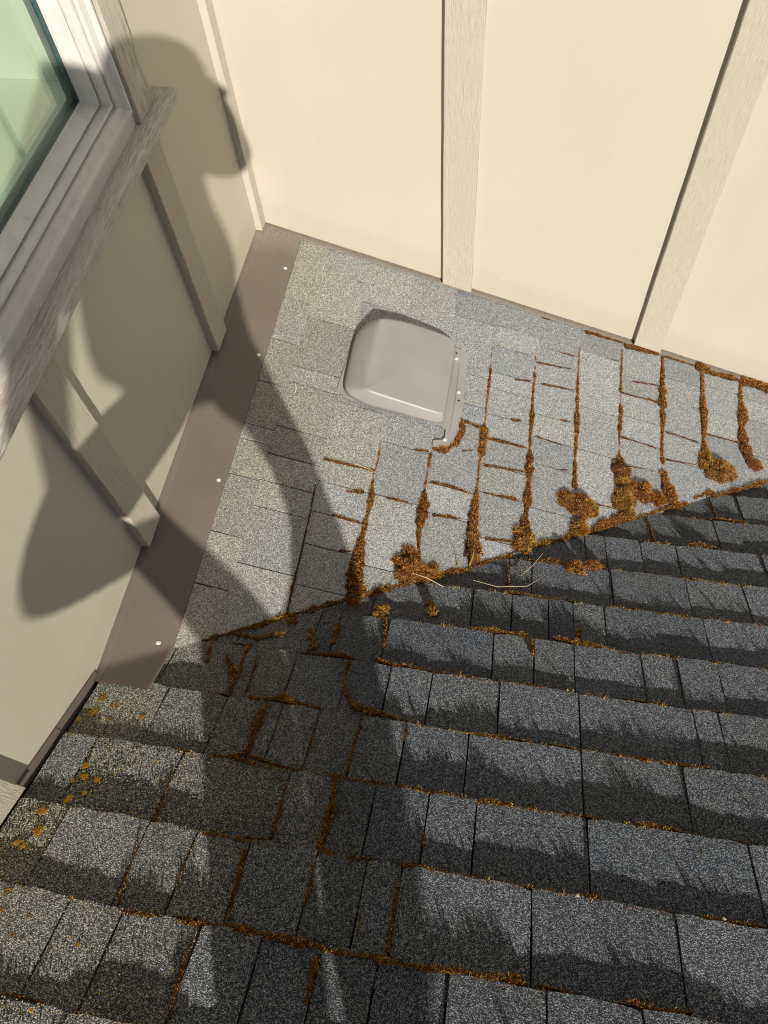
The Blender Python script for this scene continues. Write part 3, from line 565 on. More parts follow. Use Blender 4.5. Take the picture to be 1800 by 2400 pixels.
# step flashing pieces up the lower roof
sf = tag(empty('step_flashing', (0.002, -1.8, 0.3)), 'short brown flashing pieces stepping up beside the lichened shingles at lower left', 'flashing', kind='thing')
yy = -1.379
while yy > -3.0:
    L = 0.13
    verts = []
    for (y, lo) in ((yy, -0.012), (yy - L - 0.014, -0.012)):
        zz = Z2 - S2 * y
        tw = 0.0016 if y == yy else 0.0004
        verts += [(0.0005 + tw, y, zz + lo), (0.0005 + tw, y, zz + 0.026), (0.0022 + tw, y, zz + 0.026), (0.0022 + tw, y, zz + lo)]
    faces = [(0, 1, 5, 4), (1, 2, 6, 5), (2, 3, 7, 6), (0, 3, 2, 1), (4, 5, 6, 7)]
    mesh_obj('flashing_piece', verts, faces, M_FLASH, sf, verts[0])
    yy -= L

# ------------------------------------------------------------------ shingle roofs
def make_tab(parent, PF, along, butt, top, c0, c1, h0, drop, mat, jit, frame=None):
    """along: 0 -> downslope runs along x (roof 1), 1 -> along y (roof 2)"""
    nb = max(3, min(9, int((c1 - c0) / 0.022)))
    e = butt - top
    rows = [0.0, 0.12, 0.55, 1.0, 1.28]
    rag = [random.uniform(-1, 1) for _ in range(nb + 1)]
    verts = []
    lift = random.uniform(0, 0.0006)
    for ri, f in enumerate(rows):
        for k in range(nb + 1):
            c = c0 + (c1 - c0) * k / nb
            a = butt - e * f
            n = h0 - drop * min(f, 1.28)
            if ri == 0:
                a += rag[k] * jit
                n += lift * math.sin(math.pi * k / nb) - 0.0007
                if k in (0, nb): a -= jit * 1.2
            if k == 0: c += random.uniform(-jit, jit) * 0.5
            if k == nb: c += random.uniform(-jit, jit) * 0.5
            n += random.uniform(-0.0004, 0.0004)
            verts.append(PF(a, c, n) if along == 0 else PF(c, a, n))
    w = nb + 1
    base = len(verts)
    # lower skirt ring: butt, left, right
    sk = [('b', k) for k in range(w)]
    for k in range(w):
        c = c0 + (c1 - c0) * k / nb
        a = butt - 0.0016 + rag[k] * jit
        verts.append(PF(a, c, -0.0085) if along == 0 else PF(c, a, -0.0085))
    lb = len(verts)
    for side in (0, nb):
        for ri, f in enumerate(rows[1:]):
            c = c0 if side == 0 else c1
            a = butt - e * f
            verts.append(PF(a, c, -0.0085) if along == 0 else PF(c, a, -0.0085))
    faces = []
    for r in range(len(rows) - 1):
        for k in range(nb):
            faces.append((r * w + k, r * w + k + 1, (r + 1) * w + k + 1, (r + 1) * w + k))
    for k in range(nb):
        faces.append((k, base + k, base + k + 1, k + 1))
    nr = len(rows) - 1
    for si, side in enumerate((0, nb)):
        prev_t, prev_b = side, base + side
        for r in range(nr):
            t_ = (r + 1) * w + side; b_ = lb + si * nr + r
            f = (prev_t, t_, b_, prev_b)
            faces.append(f if side == 0 else tuple(reversed(f)))
            prev_t, prev_b = t_, b_
    if along == 0:
        faces = [tuple(reversed(f)) for f in faces]
    o = mesh_obj('shingle', verts, faces, mat, parent, sum(verts[:w], Vector()) / w)
    return o

E1, X0 = 0.13127, 0.3266
E2, YB0 = 0.12871, -0.73926
roof1 = tag(empty('shingle_roof', (0.8, -0.5, -0.26)), 'weathered light grey shingle roof carrying the vent, its joints lined with rust moss', 'roof', kind='thing')
roof2 = tag(empty('shingle_roof', (1.1, -1.7, 0.17)), 'dark grey shingle roof sloping from the bottom of the picture to the mossy valley', 'roof', kind='thing')
# underlay sheets
mesh_obj('roof_deck', [P1(-0.01, 0.0, -0.009), P1(2.6, 0.0, -0.009), P1(2.6, -0.45, -0.009), P1(1.0, -0.95, -0.009), P1(-0.01, -1.55, -0.009)], [(4, 3, 2, 1, 0)], M_DECK, roof1, (0.8, -0.5, -0.26))
mesh_obj('roof_deck', [P2(0.0, -1.40, -0.009), P2(0.0, -3.2, -0.009), P2(2.7, -3.2, -0.009), P2(2.7, 0.35, -0.009), P2(1.2, -0.55, -0.009)], [(0, 1, 2, 3, 4)], M_DECK, roof2, (1.1, -1.7, 0.17))
def cuts(course, meas, lo, hi, gmin, gmax):
    pts = sorted(meas)
    out = []
    for p in pts:
        if lo + 0.03 < p < hi - 0.03 and (not out or p - out[-1] > 0.028): out.append(p)
    full = [lo]
    for p in out + [hi]:
        while p - full[-1] > gmax * 1.25:
            full.append(full[-1] + random.uniform(gmin, gmax))
            if p - full[-1] < 0.04: full.pop(); break
        full.append(p)
    return full
# roof 1: courses run along y, fall along +x
for k in range(-1, 15):
    butt = X0 + k * E1
    top = butt - E1
    meas = [y for (x, y) in J1 if top - 0.01 < x < butt + 0.01 and abs(x - (butt + top) / 2) < E1 * 0.62]
    yv = (Z2 + S1 * butt) / S2
    lo = (Z2 + S1 * top) / S2 - 0.05
    if k == -1: lo = -1.40
    if lo > -0.03: break
    cs = cuts(k, meas, lo, -0.0025, 0.09, 0.21)
    for i in range(len(cs) - 1):
        g = 0.0014
        thick = random.choice((0, 0, 0.0011, 0.0016))
        make_tab(roof1, P1, 0, butt + random.uniform(-.0012, .0012), top, cs[i] + g, cs[i + 1] - g, 0.0032 + thick, 0.0038, M_SH1, 0.0013)
# roof 2: courses run along x, fall along +y
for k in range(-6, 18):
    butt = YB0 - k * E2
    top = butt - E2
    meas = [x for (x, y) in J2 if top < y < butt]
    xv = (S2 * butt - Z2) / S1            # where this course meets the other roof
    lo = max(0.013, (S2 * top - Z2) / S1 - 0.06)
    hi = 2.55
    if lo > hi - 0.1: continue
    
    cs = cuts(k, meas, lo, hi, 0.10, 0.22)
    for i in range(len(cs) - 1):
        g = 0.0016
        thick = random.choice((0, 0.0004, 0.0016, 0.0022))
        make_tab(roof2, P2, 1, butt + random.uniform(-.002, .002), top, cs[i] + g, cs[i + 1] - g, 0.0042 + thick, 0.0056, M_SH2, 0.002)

# ------------------------------------------------------------------ roof vent
vent = tag(empty('roof_vent', P1(0.47, -0.38, 0.005)), 'taupe plastic roof vent with a low rounded hood on the light grey shingles', 'vent')
def flange():
    pts = [(0.318, -0.505), (0.330, -0.300), (0.40, -0.235), (0.600, -0.240), (0.628, -0.2425), (0.640, -0.250), (0.6465, -0.268), (0.654, -0.426), (0.6515, -0.530),
           (0.6435, -0.548), (0.6440, -0.560), (0.6495, -0.580), (0.6475, -0.592), (0.6400, -0.5965), (0.6200, -0.5962), (0.5885, -0.5975), (0.5872, -0.5795), (0.6165, -0.5665), (0.6165, -0.533), (0.60, -0.522), (0.345, -0.522)]
    n = len(pts)
    top = [P1(x, y, 0.0075) for x, y in pts]; bot = [P1(x, y, 0.003) for x, y in pts]
    faces = [tuple(t_) for t_ in tessellate_polygon([[Vector((p[0], p[1], 0)) for p in pts]])]
    faces += [(i, (i + 1) % n, n + (i + 1) % n, n + i) for i in range(n)]
    o = mesh_obj('flange', top + bot, faces, M_VENT, vent, P1(0.62, -0.4, 0.005))
    bm = bmesh.new(); bm.from_mesh(o.data); bmesh.ops.recalc_face_normals(bm, faces=bm.faces); bm.to_mesh(o.data); bm.free()
    # raised rib along the flange
    r = bmesh.new(); tube(r, [P1(0.6265, -0.300, 0.0078), P1(0.6300, -0.42, 0.0080), P1(0.6275, -0.535, 0.0078)], 0.0013, 6)
    bm_obj('rib', r, M_VENT, o, P1(0.63, -0.42, 0.0075))
    for (x, y) in ((0.6139, -0.2613), (0.6393, -0.4253), (0.6165, -0.5888)):
        hb = bmesh.new(); bmesh.ops.create_circle(hb, cap_ends=True, segments=12, radius=0.0034 if y > -0.55 else 0.005)
        q = N1.to_track_quat('Z', 'Y').to_matrix().to_4x4()
        bmesh.ops.transform(hb, matrix=Matrix.Translation(P1(x, y, 0.0078)) @ q, verts=hb.verts)
        bm_obj('nail_hole', hb, M_HOLE if y > -0.55 else M_MOSS[0], o, P1(x, y, 0.0078))
    for (x, y) in ((0.6157, -0.2813), (0.6360, -0.3976), (0.6179, -0.5669)):
        screw(vent, P1(x, y, 0.0075), N1, 0.0045)
flange()
def hood():
    # rim (near the roof) and crown outlines with the same number of points, lofted with rounded shoulders
    rim = [(0.3335, -0.498, .012), (0.345, -0.513, .010), (0.368, -0.5225, .008), (0.405, -0.530, .008), (0.4845, -0.5265, .008), (0.5545, -0.5255, .008), (0.596, -0.520, .008), (0.608, -0.504, .008),
           (0.6065, -0.475, .008), (0.610, -0.38, .008), (0.6105, -0.291, .008), (0.606, -0.239, .009), (0.592, -0.224, .010), (0.557, -0.216, .012), (0.465, -0.214, .014), (0.407, -0.224, .016),
           (0.372, -0.245, .016), (0.350, -0.268, .016), (0.333, -0.300, .014), (0.3275, -0.330, .012), (0.3270, -0.417, .012), (0.329, -0.474, .012)]
    crown = [(0.384, -0.503, .043), (0.388, -0.5095, .044), (0.396, -0.5120, .044), (0.415, -0.5130, .043), (0.486, -0.5130, .039), (0.5540, -0.5115, .035), (0.588, -0.5095, .032), (0.596, -0.503, .031),
             (0.598, -0.475, .031), (0.599, -0.38, .032), (0.599, -0.300, .031), (0.596, -0.256, .030), (0.585, -0.246, .032), (0.553, -0.245, .038), (0.466, -0.252, .048), (0.415, -0.263, .053),
             (0.392, -0.270, .055), (0.384, -0.276, .055), (0.382, -0.300, .0545), (0.381, -0.340, .053), (0.381, -0.42, .048), (0.3815, -0.480, .044)]
    def smooth(cl, m=4):      # closed Catmull-Rom
        out = []
        for i in range(len(cl)):
            p0, p1, p2, p3 = [np.array(cl[(i + q) % len(cl)]) for q in (-1, 0, 1, 2)]
            for s in range(m):
                u = s / m
                out.append(tuple(0.5 * ((2 * p1) + (p2 - p0) * u + (2 * p0 - 5 * p1 + 4 * p2 - p3) * u * u + (3 * p1 - p0 - 3 * p2 + p3) * u ** 3)))
        return out
    rim = smooth(rim); crown = smooth([(c_[0], c_[1], c_[2] + 0.009) for c_ in crown])
    n = len(rim)
    verts, faces = [], []
    rings = 7
    for r in range(rings):
        f = r / (rings - 1)
        for (a, b) in zip(rim, crown):
            x = a[0] + (b[0] - a[0]) * (f ** 1.15); y = a[1] + (b[1] - a[1]) * (f ** 1.15)
            h = a[2] + (b[2] - a[2]) * f ** 0.82
            verts.append(P1(x, y, h))
    for r in range(rings - 1):
        for i in range(n):
            j = (i + 1) % n
            faces.append((r * n + i, r * n + j, (r + 1) * n + j, (r + 1) * n + i))
    cx, cy = 0.49, -0.38
    Am = np.array([[b_[0] - cx, b_[1] - cy, 1] for b_ in crown]); hv = np.array([b_[2] for b_ in crown])
    pl = np.linalg.lstsq(Am, hv, rcond=None)[0]
    last = (rings - 1) * n
    for t_ in (0.965, 0.9, 0.75, 0.5, 0.22):
        st = len(verts)
        for b in crown:
            x = cx + (b[0] - cx) * t_; y = cy + (b[1] - cy) * t_
            base = pl[0] * (x - cx) + pl[1] * (y - cy) + pl[2]
            res = b[2] - (pl[0] * (b[0] - cx) + pl[1] * (b[1] - cy) + pl[2])
            verts.append(P1(x, y, base + res * t_ ** 3 + 0.0042 * (1 - t_ * t_)))
        for i in range(n):
            j = (i + 1) % n
            faces.append((last + i, last + j, st + j, st + i))
        last = st
    faces.append(tuple(last + i for i in range(n)))
    # inner wall so the rim has thickness
    st = len(verts)
    for a in rim:
        x = a[0] + (0.49 - a[0]) * 0.02; y = a[1] + (-0.38 - a[1]) * 0.02
        verts.append(P1(x, y, a[2] - 0.001))
    for i in range(n):
        j = (i + 1) % n
        faces.append((j, i, st + i, st + j))
    o = mesh_obj('hood', verts, faces, M_VENT, vent, P1(0.47, -0.38, 0.01), smooth=True)
    bm = bmesh.new(); bm.from_mesh(o.data); bmesh.ops.recalc_face_normals(bm, faces=bm.faces); bm.to_mesh(o.data); bm.free()
    # inner collar under the hood
    c = [(0.345, -0.49), (0.345, -0.30), (0.42, -0.25), (0.585, -0.245), (0.592, -0.50)]
    vs = [P1(x, y, 0.004) for x, y in c] + [P1(x, y, 0.024) for x, y in c]
    fs = [(i, (i + 1) % 5, 5 + (i + 1) % 5, 5 + i) for i in range(5)]
    mesh_obj('collar', vs, fs, M_VENT, vent, P1(0.47, -0.38, 0.004))
hood()

# ------------------------------------------------------------------ moss
def blades(base, nrm, length, width, lean, rng=RNG):
    """base (n,3), nrm (n,3): thin triangles standing on the moss"""
    n = len(base)
    d = nrm + rng.normal(0, lean, (n, 3)); d /= np.linalg.norm(d, axis=1, keepdims=True)
    r = rng.normal(0, 1, (n, 3)); s = np.cross(d, r); s /= np.linalg.norm(s, axis=1, keepdims=True) + 1e-9
    L = length * rng.uniform(0.45, 1.2, (n, 1)); W = width * rng.uniform(0.6, 1.3, (n, 1))
    V = np.concatenate([base - s * W, base + s * W, base + d * L], 1).reshape(-1, 3)
    F = np.arange(n * 3).reshape(-1, 3)
    return V, F
def pick(n, weights):
    return RNG.choice(len(weights), size=n, p=np.array(weights) / sum(weights))
def moss_strip(lines, PF, N, weights, hfac, blen, dens, WS=1.3):
    Vs, Fs, Ms = [], [], []; off = 0
    nn = np.array(N)
    for ln in lines:
        P = np.array([(a[0], a[1]) for a in ln]); W = np.array([a[2] for a in ln])
        seg = np.linalg.norm(np.diff(P, axis=0), axis=1); T = np.concatenate([[0], np.cumsum(seg)])
        tot = T[-1]
        if tot < 1e-4: continue
        m = max(4, int(tot / 0.0022))
        tt = np.linspace(0, tot, m)
        X = np.interp(tt, T, P[:, 0]); Y = np.interp(tt, T, P[:, 1]); w = np.interp(tt, T, W)
        sm = np.convolve(RNG.random(m + 12), np.ones(9) / 9, 'same')[6:6 + m]
        w = w * WS * np.clip(0.1 + 1.75 * sm, 0.3, 1.7) * (1.0 + 0.22 * np.sin(tt * 150 + RNG.random() * 6) * np.sin(tt * 67 + RNG.random() * 6))
        w = np.clip(w, 0.0026, None); w[0] *= 0.3; w[-1] *= 0.3
        X = X + RNG.normal(0, 0.0006, m); Y = Y + RNG.normal(0, 0.0006, m)
        dx = np.gradient(X); dy = np.gradient(Y); nl = np.hypot(dx, dy) + 1e-9
        px, py = -dy / nl, dx / nl
        K = 6
        ring = []
        for j in range(K + 1):
            u = -1 + 2 * j / K
            hh = np.sqrt(max(0, 1 - u * u)) * w * hfac * (0.75 + 0.5 * np.convolve(RNG.random(m + 8), np.ones(4) / 4, 'same')[4:4 + m]) + 0.0005
            pts = np.array([PF(x, y, h) for x, y, h in zip(X + px * u * w * 0.5, Y + py * u * w * 0.5, hh + (0.0015 if j not in (0, K) else -0.003))])
            ring.append(pts)
        V = np.stack(ring, 1).reshape(-1, 3)
        idx = np.arange(m * (K + 1)).reshape(m, K + 1)
        a, b, c, d = idx[:-1, :-1].ravel(), idx[1:, :-1].ravel(), idx[1:, 1:].ravel(), idx[:-1, 1:].ravel()
        F = np.concatenate([np.stack([a, b, c], 1), np.stack([a, c, d], 1)])
        Vs.append(V); Fs.append(F + off); Ms.append(np.full(len(F), 5)); off += len(V)
        # blades
        nb = int(tot * max(W.mean(), 0.003) * dens)
        ti = RNG.random(nb) * (m - 1.001); i0 = ti.astype(int); fr = (ti - i0)
        jj = RNG.integers(0, K, nb); fj = RNG.random(nb)
        R = np.stack(ring, 1)
        B = (R[i0, jj] * (1 - fj)[:, None] + R[i0, jj + 1] * fj[:, None]) * (1 - fr)[:, None] + (R[i0 + 1, jj] * (1 - fj)[:, None] + R[i0 + 1, jj + 1] * fj[:, None]) * fr[:, None]
        side = ((jj + fj) / K * 2 - 1)
        nd = nn[None] + np.stack([px[i0] * side, py[i0] * side, 0 * side], 1) * 0.8
        ll = np.clip(blen * (0.5 + w[i0] / 0.02), blen * 0.5, blen * 1.7)[:, None]
        V2, F2 = blades(B, nd, ll, 0.0008, 0.55)
        Vs.append(V2); Fs.append(F2 + off); off += len(V2)
        wv = np.array(weights, float) * RNG.uniform(0.4, 1.6, len(weights))
        Ms.append(pick(len(F2), wv))
    return np.concatenate(Vs), np.concatenate(Fs), np.concatenate(Ms)
V, F, Mi = moss_strip(MOSS1, P1, N1, [5, 3.6, 2.4, 1.0, 0.9], 0.34, 0.0048, 3.6e5, 1.25)
tag(np_obj('moss', V, F, M_MOSS, Mi), 'rust coloured moss growing in the joints of the light grey shingles', 'moss', kind='stuff')
# lower roof: measured runs plus thin broken growth along every butt line
extra = []
for k in range(-4, 12):
    y = YB0 - k * E2
    x = max(0.16, (S2 * y - Z2) / S1 + 0.02)
    while x < 2.3:
        L = random.uniform(0.02, 0.10)
        if random.random() < (0.55 if x > 0.35 else 0.25):
            w = random.uniform(0.0018, 0.0048)
            extra.append([(x, y + 0.002, w * 0.5), (x + L * 0.4, y + 0.003, w), (x + L, y + 0.002, w * 0.4)])
        x += L + random.uniform(0.0, 0.05)
# sparse upright tufts standing on the butt edges
tv, tf, tm, toff = [], [], [], 0
for k in range(-4, 12):
    y = YB0 - k * E2
    x = max(0.14, (S2 * y - Z2) / S1 + 0.01)
    while x < 2.2:
        x += random.uniform(0.018, 0.12) * (2.2 if x < 0.5 else 1)
        n = random.randint(5, 26); sp = random.uniform(0.002, 0.011)
        H = random.uniform(0.003, 0.0095) * (1 if random.random() < 0.8 else 1.4)
        bx = x + RNG.normal(0, sp, n); by = y + RNG.uniform(-0.006, 0.002, n)
        B = np.array([P2(a, b, 0.004) for a, b in zip(bx, by)])
        V, F = blades(B, np.repeat(np.array(N2)[None], n, 0), H, 0.0008, 0.38)
        tv.append(V); tf.append(F + toff); toff += len(V); tm.append(pick(n, [2.0, 1.2, 2.6, 2.4, 2.0]))
tuft = (np.concatenate(tv), np.concatenate(tf), np.concatenate(tm))
V, F, Mi = moss_strip(MOSS2 + extra, P2, N2, [1.3, 0.7, 4.6, 3.0, 1.2], 0.32, 0.006, 3.2e5, 1.0)
F = np.concatenate([F, tuft[1] + len(V)]); V = np.concatenate([V, tuft[0]]); Mi = np.concatenate([Mi, tuft[2]])
tag(np_obj('moss', V, F, M_MOSS, Mi), 'brown and olive moss along the edges of the dark lower shingles', 'moss', kind='stuff')

val = []
x = 0.17
while x < 1.75:
    L = random.uniform(0.03, 0.11)
    if random.random() < 0.85:
        w = random.uniform(0.006, 0.018)
        pts = []
        for f in (0, 0.35, 0.7, 1):
            xx = x + L * f; yy = (Z2 + S1 * xx) / S2 + random.uniform(-0.004, 0.006)
            pts.append((xx, yy, w * (0.5 if f in (0, 1) else random.uniform(0.8, 1.2))))
        val.append(pts)
    x += L * random.uniform(0.7, 1.1)
NV = (N1 + N2).normalized()
def PV(x, y, n): return Vector((x, y, ztop(x, y) + 0.002)) + NV * n
V, F, Mi = moss_strip(val, PV, NV, [2.2, 1.0, 4.5, 2.2, 1.4], 0.30, 0.007, 3.4e5, 1.0)
tag(np_obj('moss', V, F, M_MOSS, Mi), 'dark ragged moss and litter lying along the valley where the roofs meet', 'moss', kind='stuff')

CL_LABEL = ['large two lobed rust moss clump at the valley, third big one from the right',
            'tall tapering moss clump with straw coloured tips, left of the reddish one',
            'reddish brown moss cushion wedged between two taller clumps at the valley',
            'olive and straw moss clump nearest the right edge of the picture',
            'round ochre moss clump ending a joint, with a dark shadow on its left',
            'broad moss mound with dry stems lying on it, in the middle of the valley',
            'small pale moss cushion touching the mound with dry stems',
            'long golden moss clump just above the valley, right of the mound with stems',
            'dark rust moss clump in the edge of the leg shaped shadow',
            'small feathery moss tuft beside the far right moss joint',
            'spiky brown moss tuft at the foot of a joint, right of the reddish cushion',
            'ragged moss tuft on the first dark shingle edge below the valley',
            'golden moss patch at the shaded left end of the valley',
            'small bright yellow moss tuft just below the valley']
def clump(lobes, surf, colr, label):
    PF, N = (P1, N1) if surf == 1 else (P2, N2)
    nn = np.array(N)
    Vs, Fs, Ms = [], [], []; off = 0
    t1 = np.array(N.orthogonal().normalized()); t2 = np.cross(nn, t1)
    subs = []
    for (x, y, r) in lobes:
        subs.append((x, y, r * 0.80))
        for q in range(5):
            a_ = q * 1.2566 + RNG.uniform(-0.4, 0.4); d_ = r * RNG.uniform(0.50, 0.85)
            subs.append((x + d_ * math.cos(a_), y + d_ * math.sin(a_), r * RNG.uniform(0.28, 0.52)))
    for (x, y, r) in subs:
        c = np.array(PF(x, y, -0.002)); H = r * 0.95
        nu, nv = 22, 9
        ph = RNG.random(6) * 6.28
        pts = []
        for j in range(nv + 1):
            th = (j / nv) * math.pi / 2
            for i in range(nu):
                p = 2 * math.pi * i / nu
                rr = r * (1 + 0.16 * math.sin(2 * p + ph[0]) + 0.11 * math.sin(5 * p + ph[1]) + 0.07 * math.sin(9 * p + ph[2])) * (1 + RNG.normal(0, 0.05))
                pts.append(c + (t1 * math.cos(p) + t2 * math.sin(p)) * rr * math.cos(th) + nn * (H * math.sin(th) * (1 + RNG.normal(0, 0.10)) - (0.006 if j == 0 else 0)))
        V = np.array(pts)
        idx = np.arange((nv + 1) * nu).reshape(nv + 1, nu)
        a = idx[:-1].ravel(); b = np.roll(idx, -1, 1)[:-1].ravel(); d = idx[1:].ravel(); e = np.roll(idx, -1, 1)[1:].ravel()
        F = np.concatenate([np.stack([a, b, e], 1), np.stack([a, e, d], 1)])
        Vs.append(V); Fs.append(F + off); Ms.append(np.full(len(F), 5)); off += len(V)
        nb = int(1100 * (r / 0.03) ** 1.6) + 160
        k = RNG.integers(0, len(F), nb); bc = RNG.dirichlet((1, 1, 1), nb)
        B = (V[F[k]] * bc[:, :, None]).sum(1)
        nd = (B - (c + nn * (-0.2 * r))); nd /= np.linalg.norm(nd, axis=1, keepdims=True) + 1e-9
        V2, F2 = blades(B - nd * 0.001, nd, 0.0075 + 0.11 * r, 0.0010, 0.65)
        Vs.append(V2); Fs.append(F2 + off); off += len(V2)
        wts = [[4.5, 4, 1.2, 1.2, 0.9], [6, 2, 2.5, 0.5, 0.5], [2.2, 3.6, 1, 2.2, 2.2]][colr]
        # colour in tufts, not blade by blade
        tuft = RNG.integers(0, 5, 40); seeds = B[RNG.integers(0, nb, 40)]
        near = np.argmin(((B[:, None, :] - seeds[None]) ** 2).sum(2), 1)
        tcol = pick(40, wts)
        mi = np.where(RNG.random(nb) < 0.6, tcol[near], pick(nb, wts))
        Ms.append(mi)
    o = np_obj('moss_clump', np.concatenate(Vs), np.concatenate(Fs), M_MOSS, np.concatenate(Ms))
    # origin at the base
    org = Vector(PF(lobes[0][0], lobes[0][1], 0))
    o.data.transform(Matrix.Translation(-org)); o.location = org
    tag(o, label, 'moss', 'moss clumps along the roof valley')
for (lobes, surf, colr), lab in zip(CLUMPS, CL_LABEL):
    clump(lobes, surf, colr, lab)

# lichen crust on the lower left shingles
def lichen():
    B, S, Mi = [], [], []
    for (x, y, r) in LICHEN:
        n = int(40 + r * 7500)
        rr = r * 0.75 * np.sqrt(RNG.random(n)) * (1 + 0.5 * RNG.normal(0, 0.4, n)); aa = RNG.random(n) * 6.28
        B.append(np.stack([x + rr * np.cos(aa), y + rr * np.sin(aa)], 1)); S.append(RNG.uniform(0.0006, 0.0017, n)); Mi.append(np.zeros(n, int))
    n = 9000
    X = np.abs(RNG.normal(0, 0.15, n)) + 0.015; Y = RNG.uniform(-2.0, -1.39, n)
    keep = X < 0.5
    B.append(np.stack([X, Y], 1)[keep]); S.append(RNG.uniform(0.0005, 0.0015, keep.sum())); Mi.append(RNG.choice([0, 1, 1, 1, 2, 2], keep.sum()))
    B = np.concatenate(B); S = np.concatenate(S); Mi = np.concatenate(Mi)
    ok = B[:, 0] > 0.014
    B, S, Mi = B[ok], S[ok], Mi[ok]
    V, F, M = [], [], []
    k = (YB0 - B[:, 1]) / E2; f = k - np.floor(k)          # 0 at a butt line, 1 at the next
    h = 0.0052 - 0.0056 * f
    for (x, y), s, mi, hh in zip(B, S, Mi, h):
        o = len(V); a0 = random.random() * 6.28
        ring = []
        for i in range(5):
            a = a0 + i * 1.2566; r = s * random.uniform(0.6, 1.25)
            V.append(P2(x + r * math.cos(a), y + r * math.sin(a), hh + 0.0002))
        V.append(P2(x, y, hh + 0.0006 + s * 0.55))
        for i in range(5):
            F.append((o + i, o + (i + 1) % 5, o + 5)); M.append(mi)
    tag(np_obj('lichen', np.array(V), np.array(F), M_LICHEN, np.array(M)), 'orange and pale lichen crust on the lower left shingles', 'lichen', kind='stuff')
lichen()

# ------------------------------------------------------------------ small loose things
def strand(name, pts, rad, mat, label, cat, group=None):
    bm = bmesh.new(); tube(bm, pts, rad, 6)
    return tag(bm_obj(name, bm, mat, None, pts[0]), label, cat, group)
strand('feather_strand', [P1(0.2105, -0.522, 0.006), P1(0.2125, -0.530, 0.012), P1(0.2175, -0.541, 0.011), P1(0.2185, -0.551, 0.007), P1(0.2150, -0.560, 0.0055)], [0.0004, 0.0016, 0.0019, 0.0014, 0.0003], M_PALE,
       'thin curved white strand lying on the light shingles left of the vent', 'strand')
strand('dry_stem', [P1(0.585, -0.985, 0.030), P1(0.62, -0.990, 0.034), P1(0.66, -0.999, 0.030), P1(0.69, -1.004, 0.018)], [0.0006, 0.0009, 0.0008, 0.0003], M_STRAW, 'pale straw stem lying across the broad moss mound in the valley', 'stem')
strand('dry_stem', [P2(0.74, -0.975, 0.012), P2(0.80, -0.985, 0.010), P2(0.87, -0.968, 0.008), P2(0.90, -0.94, 0.010)], [0.0005, 0.0007, 0.0006, 0.0003], M_STRAW, 'long bent straw stem lying on the dark shingles right of the moss mound', 'stem')
strand('dry_stem', [P2(0.855, -0.93, 0.004), P2(0.885, -0.90, 0.02), P2(0.905, -0.872, 0.035)], [0.0006, 0.0006, 0.0003], M_STRAW, 'short straw stem leaning up beside the ochre moss clump', 'stem')
strand('dry_stem', [P1(0.455, -0.723, 0.0065), P1(0.43, -0.7195, 0.0075), P1(0.40, -0.714, 0.0065)], [0.0004, 0.0008, 0.0004], M_STRAW, 'pale straw stem in the mossy joint below the vent', 'stem')
strand('grass_blade', [P1(0.725, -0.915, 0.0), P1(0.722, -0.905, 0.030), P1(0.716, -0.896, 0.058)], [0.0028, 0.0022, 0.0003], M_MOSS[3], 'upright narrow grass blade between the moss mound and the golden clump', 'grass')
strand('grass_blade', [P1(0.695, -0.925, 0.0), P1(0.693, -0.919, 0.022), P1(0.690, -0.913, 0.040)], [0.0016, 0.0012, 0.0003], M_MOSS[3], 'shorter grass blade left of the upright one at the valley', 'grass')
def lump(x, y, r, label):
    bm = bmesh.new(); bmesh.ops.create_icosphere(bm, subdivisions=2, radius=r)
    for v in bm.verts: v.co *= random.uniform(0.75, 1.2)
    bmesh.ops.translate(bm, verts=bm.verts, vec=P2(x, y, 0.004 + r * 0.5))
    tag(bm_obj('pebble', bm, M_PALE, None, P2(x, y, 0.004)), label, 'pebble')
for q, lab in zip(PEBBLES, ('pale crumb caught in the moss on a dark shingle edge near the bottom right', 'pale crumb on the shingle edge at the right border of the picture')):
    lump(q[0], q[1], 0.0028, lab)

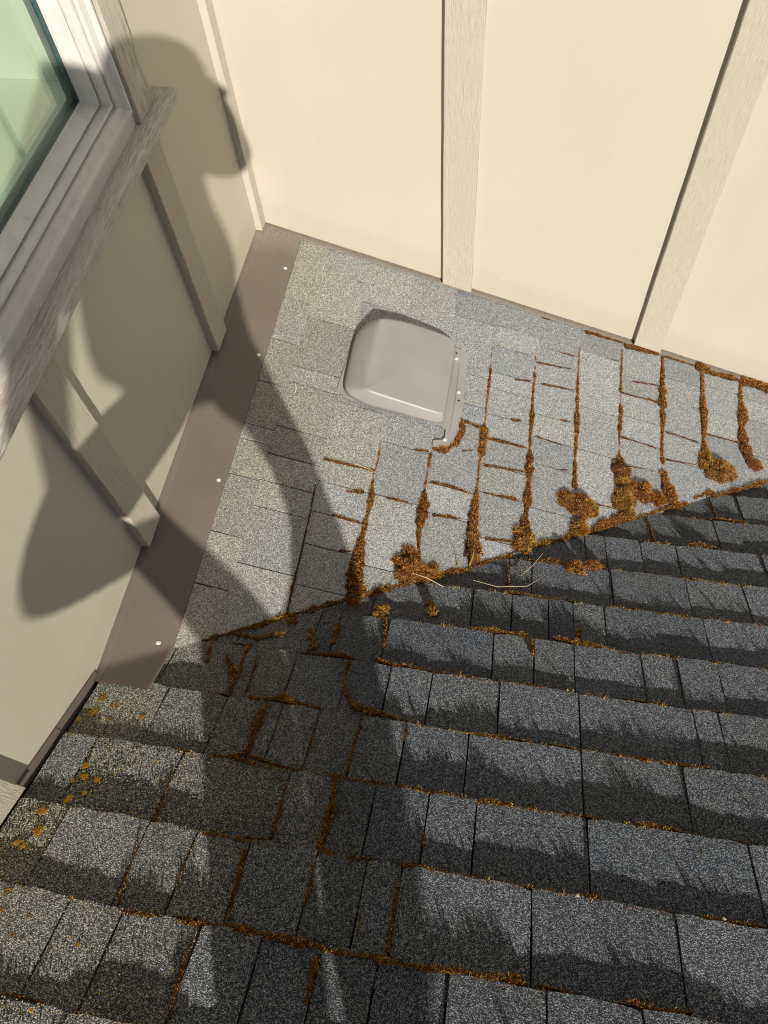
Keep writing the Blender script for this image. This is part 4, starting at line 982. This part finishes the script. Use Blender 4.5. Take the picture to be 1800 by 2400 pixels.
# ------------------------------------------------------------------ photographer (behind the camera, throws the long shadow)
def person():
    J = {k: Vector(v) for k, v in PERSON.items()}
    bm = bmesh.new()
    sk = bm.verts.layers.skin.verify()
    vs = {}
    def v(name, p, rx, ry=None, root=False):
        q = bm.verts.new(p); q[sk].radius = (rx, ry or rx); q[sk].use_root = root; vs[name] = q; return q
    def e(a, b): bm.edges.new((vs[a], vs[b]))
    def mid(a, b, f): return J[a].lerp(J[b], f)
    R = dict(pelvis=.13, waist=.178, chest=.150, neckb=.165, neck=.085, head1=.108, head2=.112, head3=.07, thl=.128, shl=.13, aml=.046, ell=.027, wrl=.026, hal=.028,
             shr=.075, elr=.043, wrr=.040, har=.034, hipl=.11, knl=.066, cal=.053, anl=.066, tol=.062, hipr=.09, knr=.057, car=.055, anr=.055, tor=.078, hel=.072, her=.072)
    J['wrl'] = mid('ell', 'hal', 0.78); J['head3'] = J['head2'] + (J['head2'] - J['head1']) * 1.25; J['thl'] = mid('hipl', 'knl', 0.5) + Vector((0, 0, 0.07))
    for k_, r_ in R.items(): v(k_, J[k_], r_, r_ * (1 if k_[:-1] not in ('wr',) else .8), k_ == 'pelvis')
    for ch in (('pelvis', 'waist', 'chest', 'neckb', 'neck', 'head1', 'head2', 'head3'), ('neckb', 'shl', 'aml', 'ell', 'wrl', 'hal'), ('neckb', 'shr', 'elr', 'wrr', 'har'),
               ('pelvis', 'hipl', 'thl', 'knl', 'cal', 'anl', 'tol'), ('pelvis', 'hipr', 'knr', 'car', 'anr', 'tor'), ('anl', 'hel'), ('anr', 'her')):
        for a_, b_ in zip(ch, ch[1:]): e(a_, b_)
    for s in 'lr':
        # fingers
        d = (J['ha' + s] - vs['wr' + s].co).normalized(); sd = d.cross(Vector((0, 0, 1))).normalized(); dn = d.cross(sd)
        for i in range(4):
            b0 = J['ha' + s] + sd * (i - 1.5) * 0.019 + d * 0.02
            v(f'f{s}{i}a', b0, .0095); v(f'f{s}{i}b', b0 + d * (0.032 + 0.004 * (i in (1, 2))) + dn * 0.008, .0085); v(f'f{s}{i}c', b0 + d * 0.050 + dn * 0.028, .0075)
            e('ha' + s, f'f{s}{i}a'); e(f'f{s}{i}a', f'f{s}{i}b'); e(f'f{s}{i}b', f'f{s}{i}c')
        t0 = vs['wr' + s].co.lerp(J['ha' + s], 0.6) + sd * 0.032
        v(f't{s}a', t0, .011); v(f't{s}b', t0 + sd * 0.02 + d * 0.03 + dn * 0.012, .009)
        e('ha' + s, f't{s}a'); e(f't{s}a', f't{s}b')
    me = bpy.data.meshes.new('person'); bm.to_mesh(me); bm.free()
    t = NT('dark_blue_clothes'); t.done((0.06, 0.07, 0.10), 0.9, 0.1)
    me.materials.append(t.m)
    o = bpy.data.objects.new('person', me); COL.objects.link(o)
    o.modifiers.new('skin', 'SKIN').use_smooth_shade = True
    sb = o.modifiers.new('sub', 'SUBSURF'); sb.levels = 1; sb.render_levels = 2
    tag(o, 'crouching photographer in dark clothes whose shadow falls over roof and walls', 'person')
    return o
person()
# phone in the photographer's hand
pc, pr, pu, pb = [Vector(v) for v in PHONE]
bm = bmesh.new()
add_box(bm, (-0.0375, -0.0735, 0.0), (0.0375, 0.0735, 0.008), 0.003)
bmesh.ops.transform(bm, matrix=Matrix.Translation(pc) @ Matrix((pr, pu, pb)).transposed().to_4x4(), verts=bm.verts)
tag(bm_obj('phone', bm, NT('black_phone').done((0.02, 0.02, 0.022), 0.25, 0.5), None, pc), 'black phone held up by the crouching photographer', 'phone')
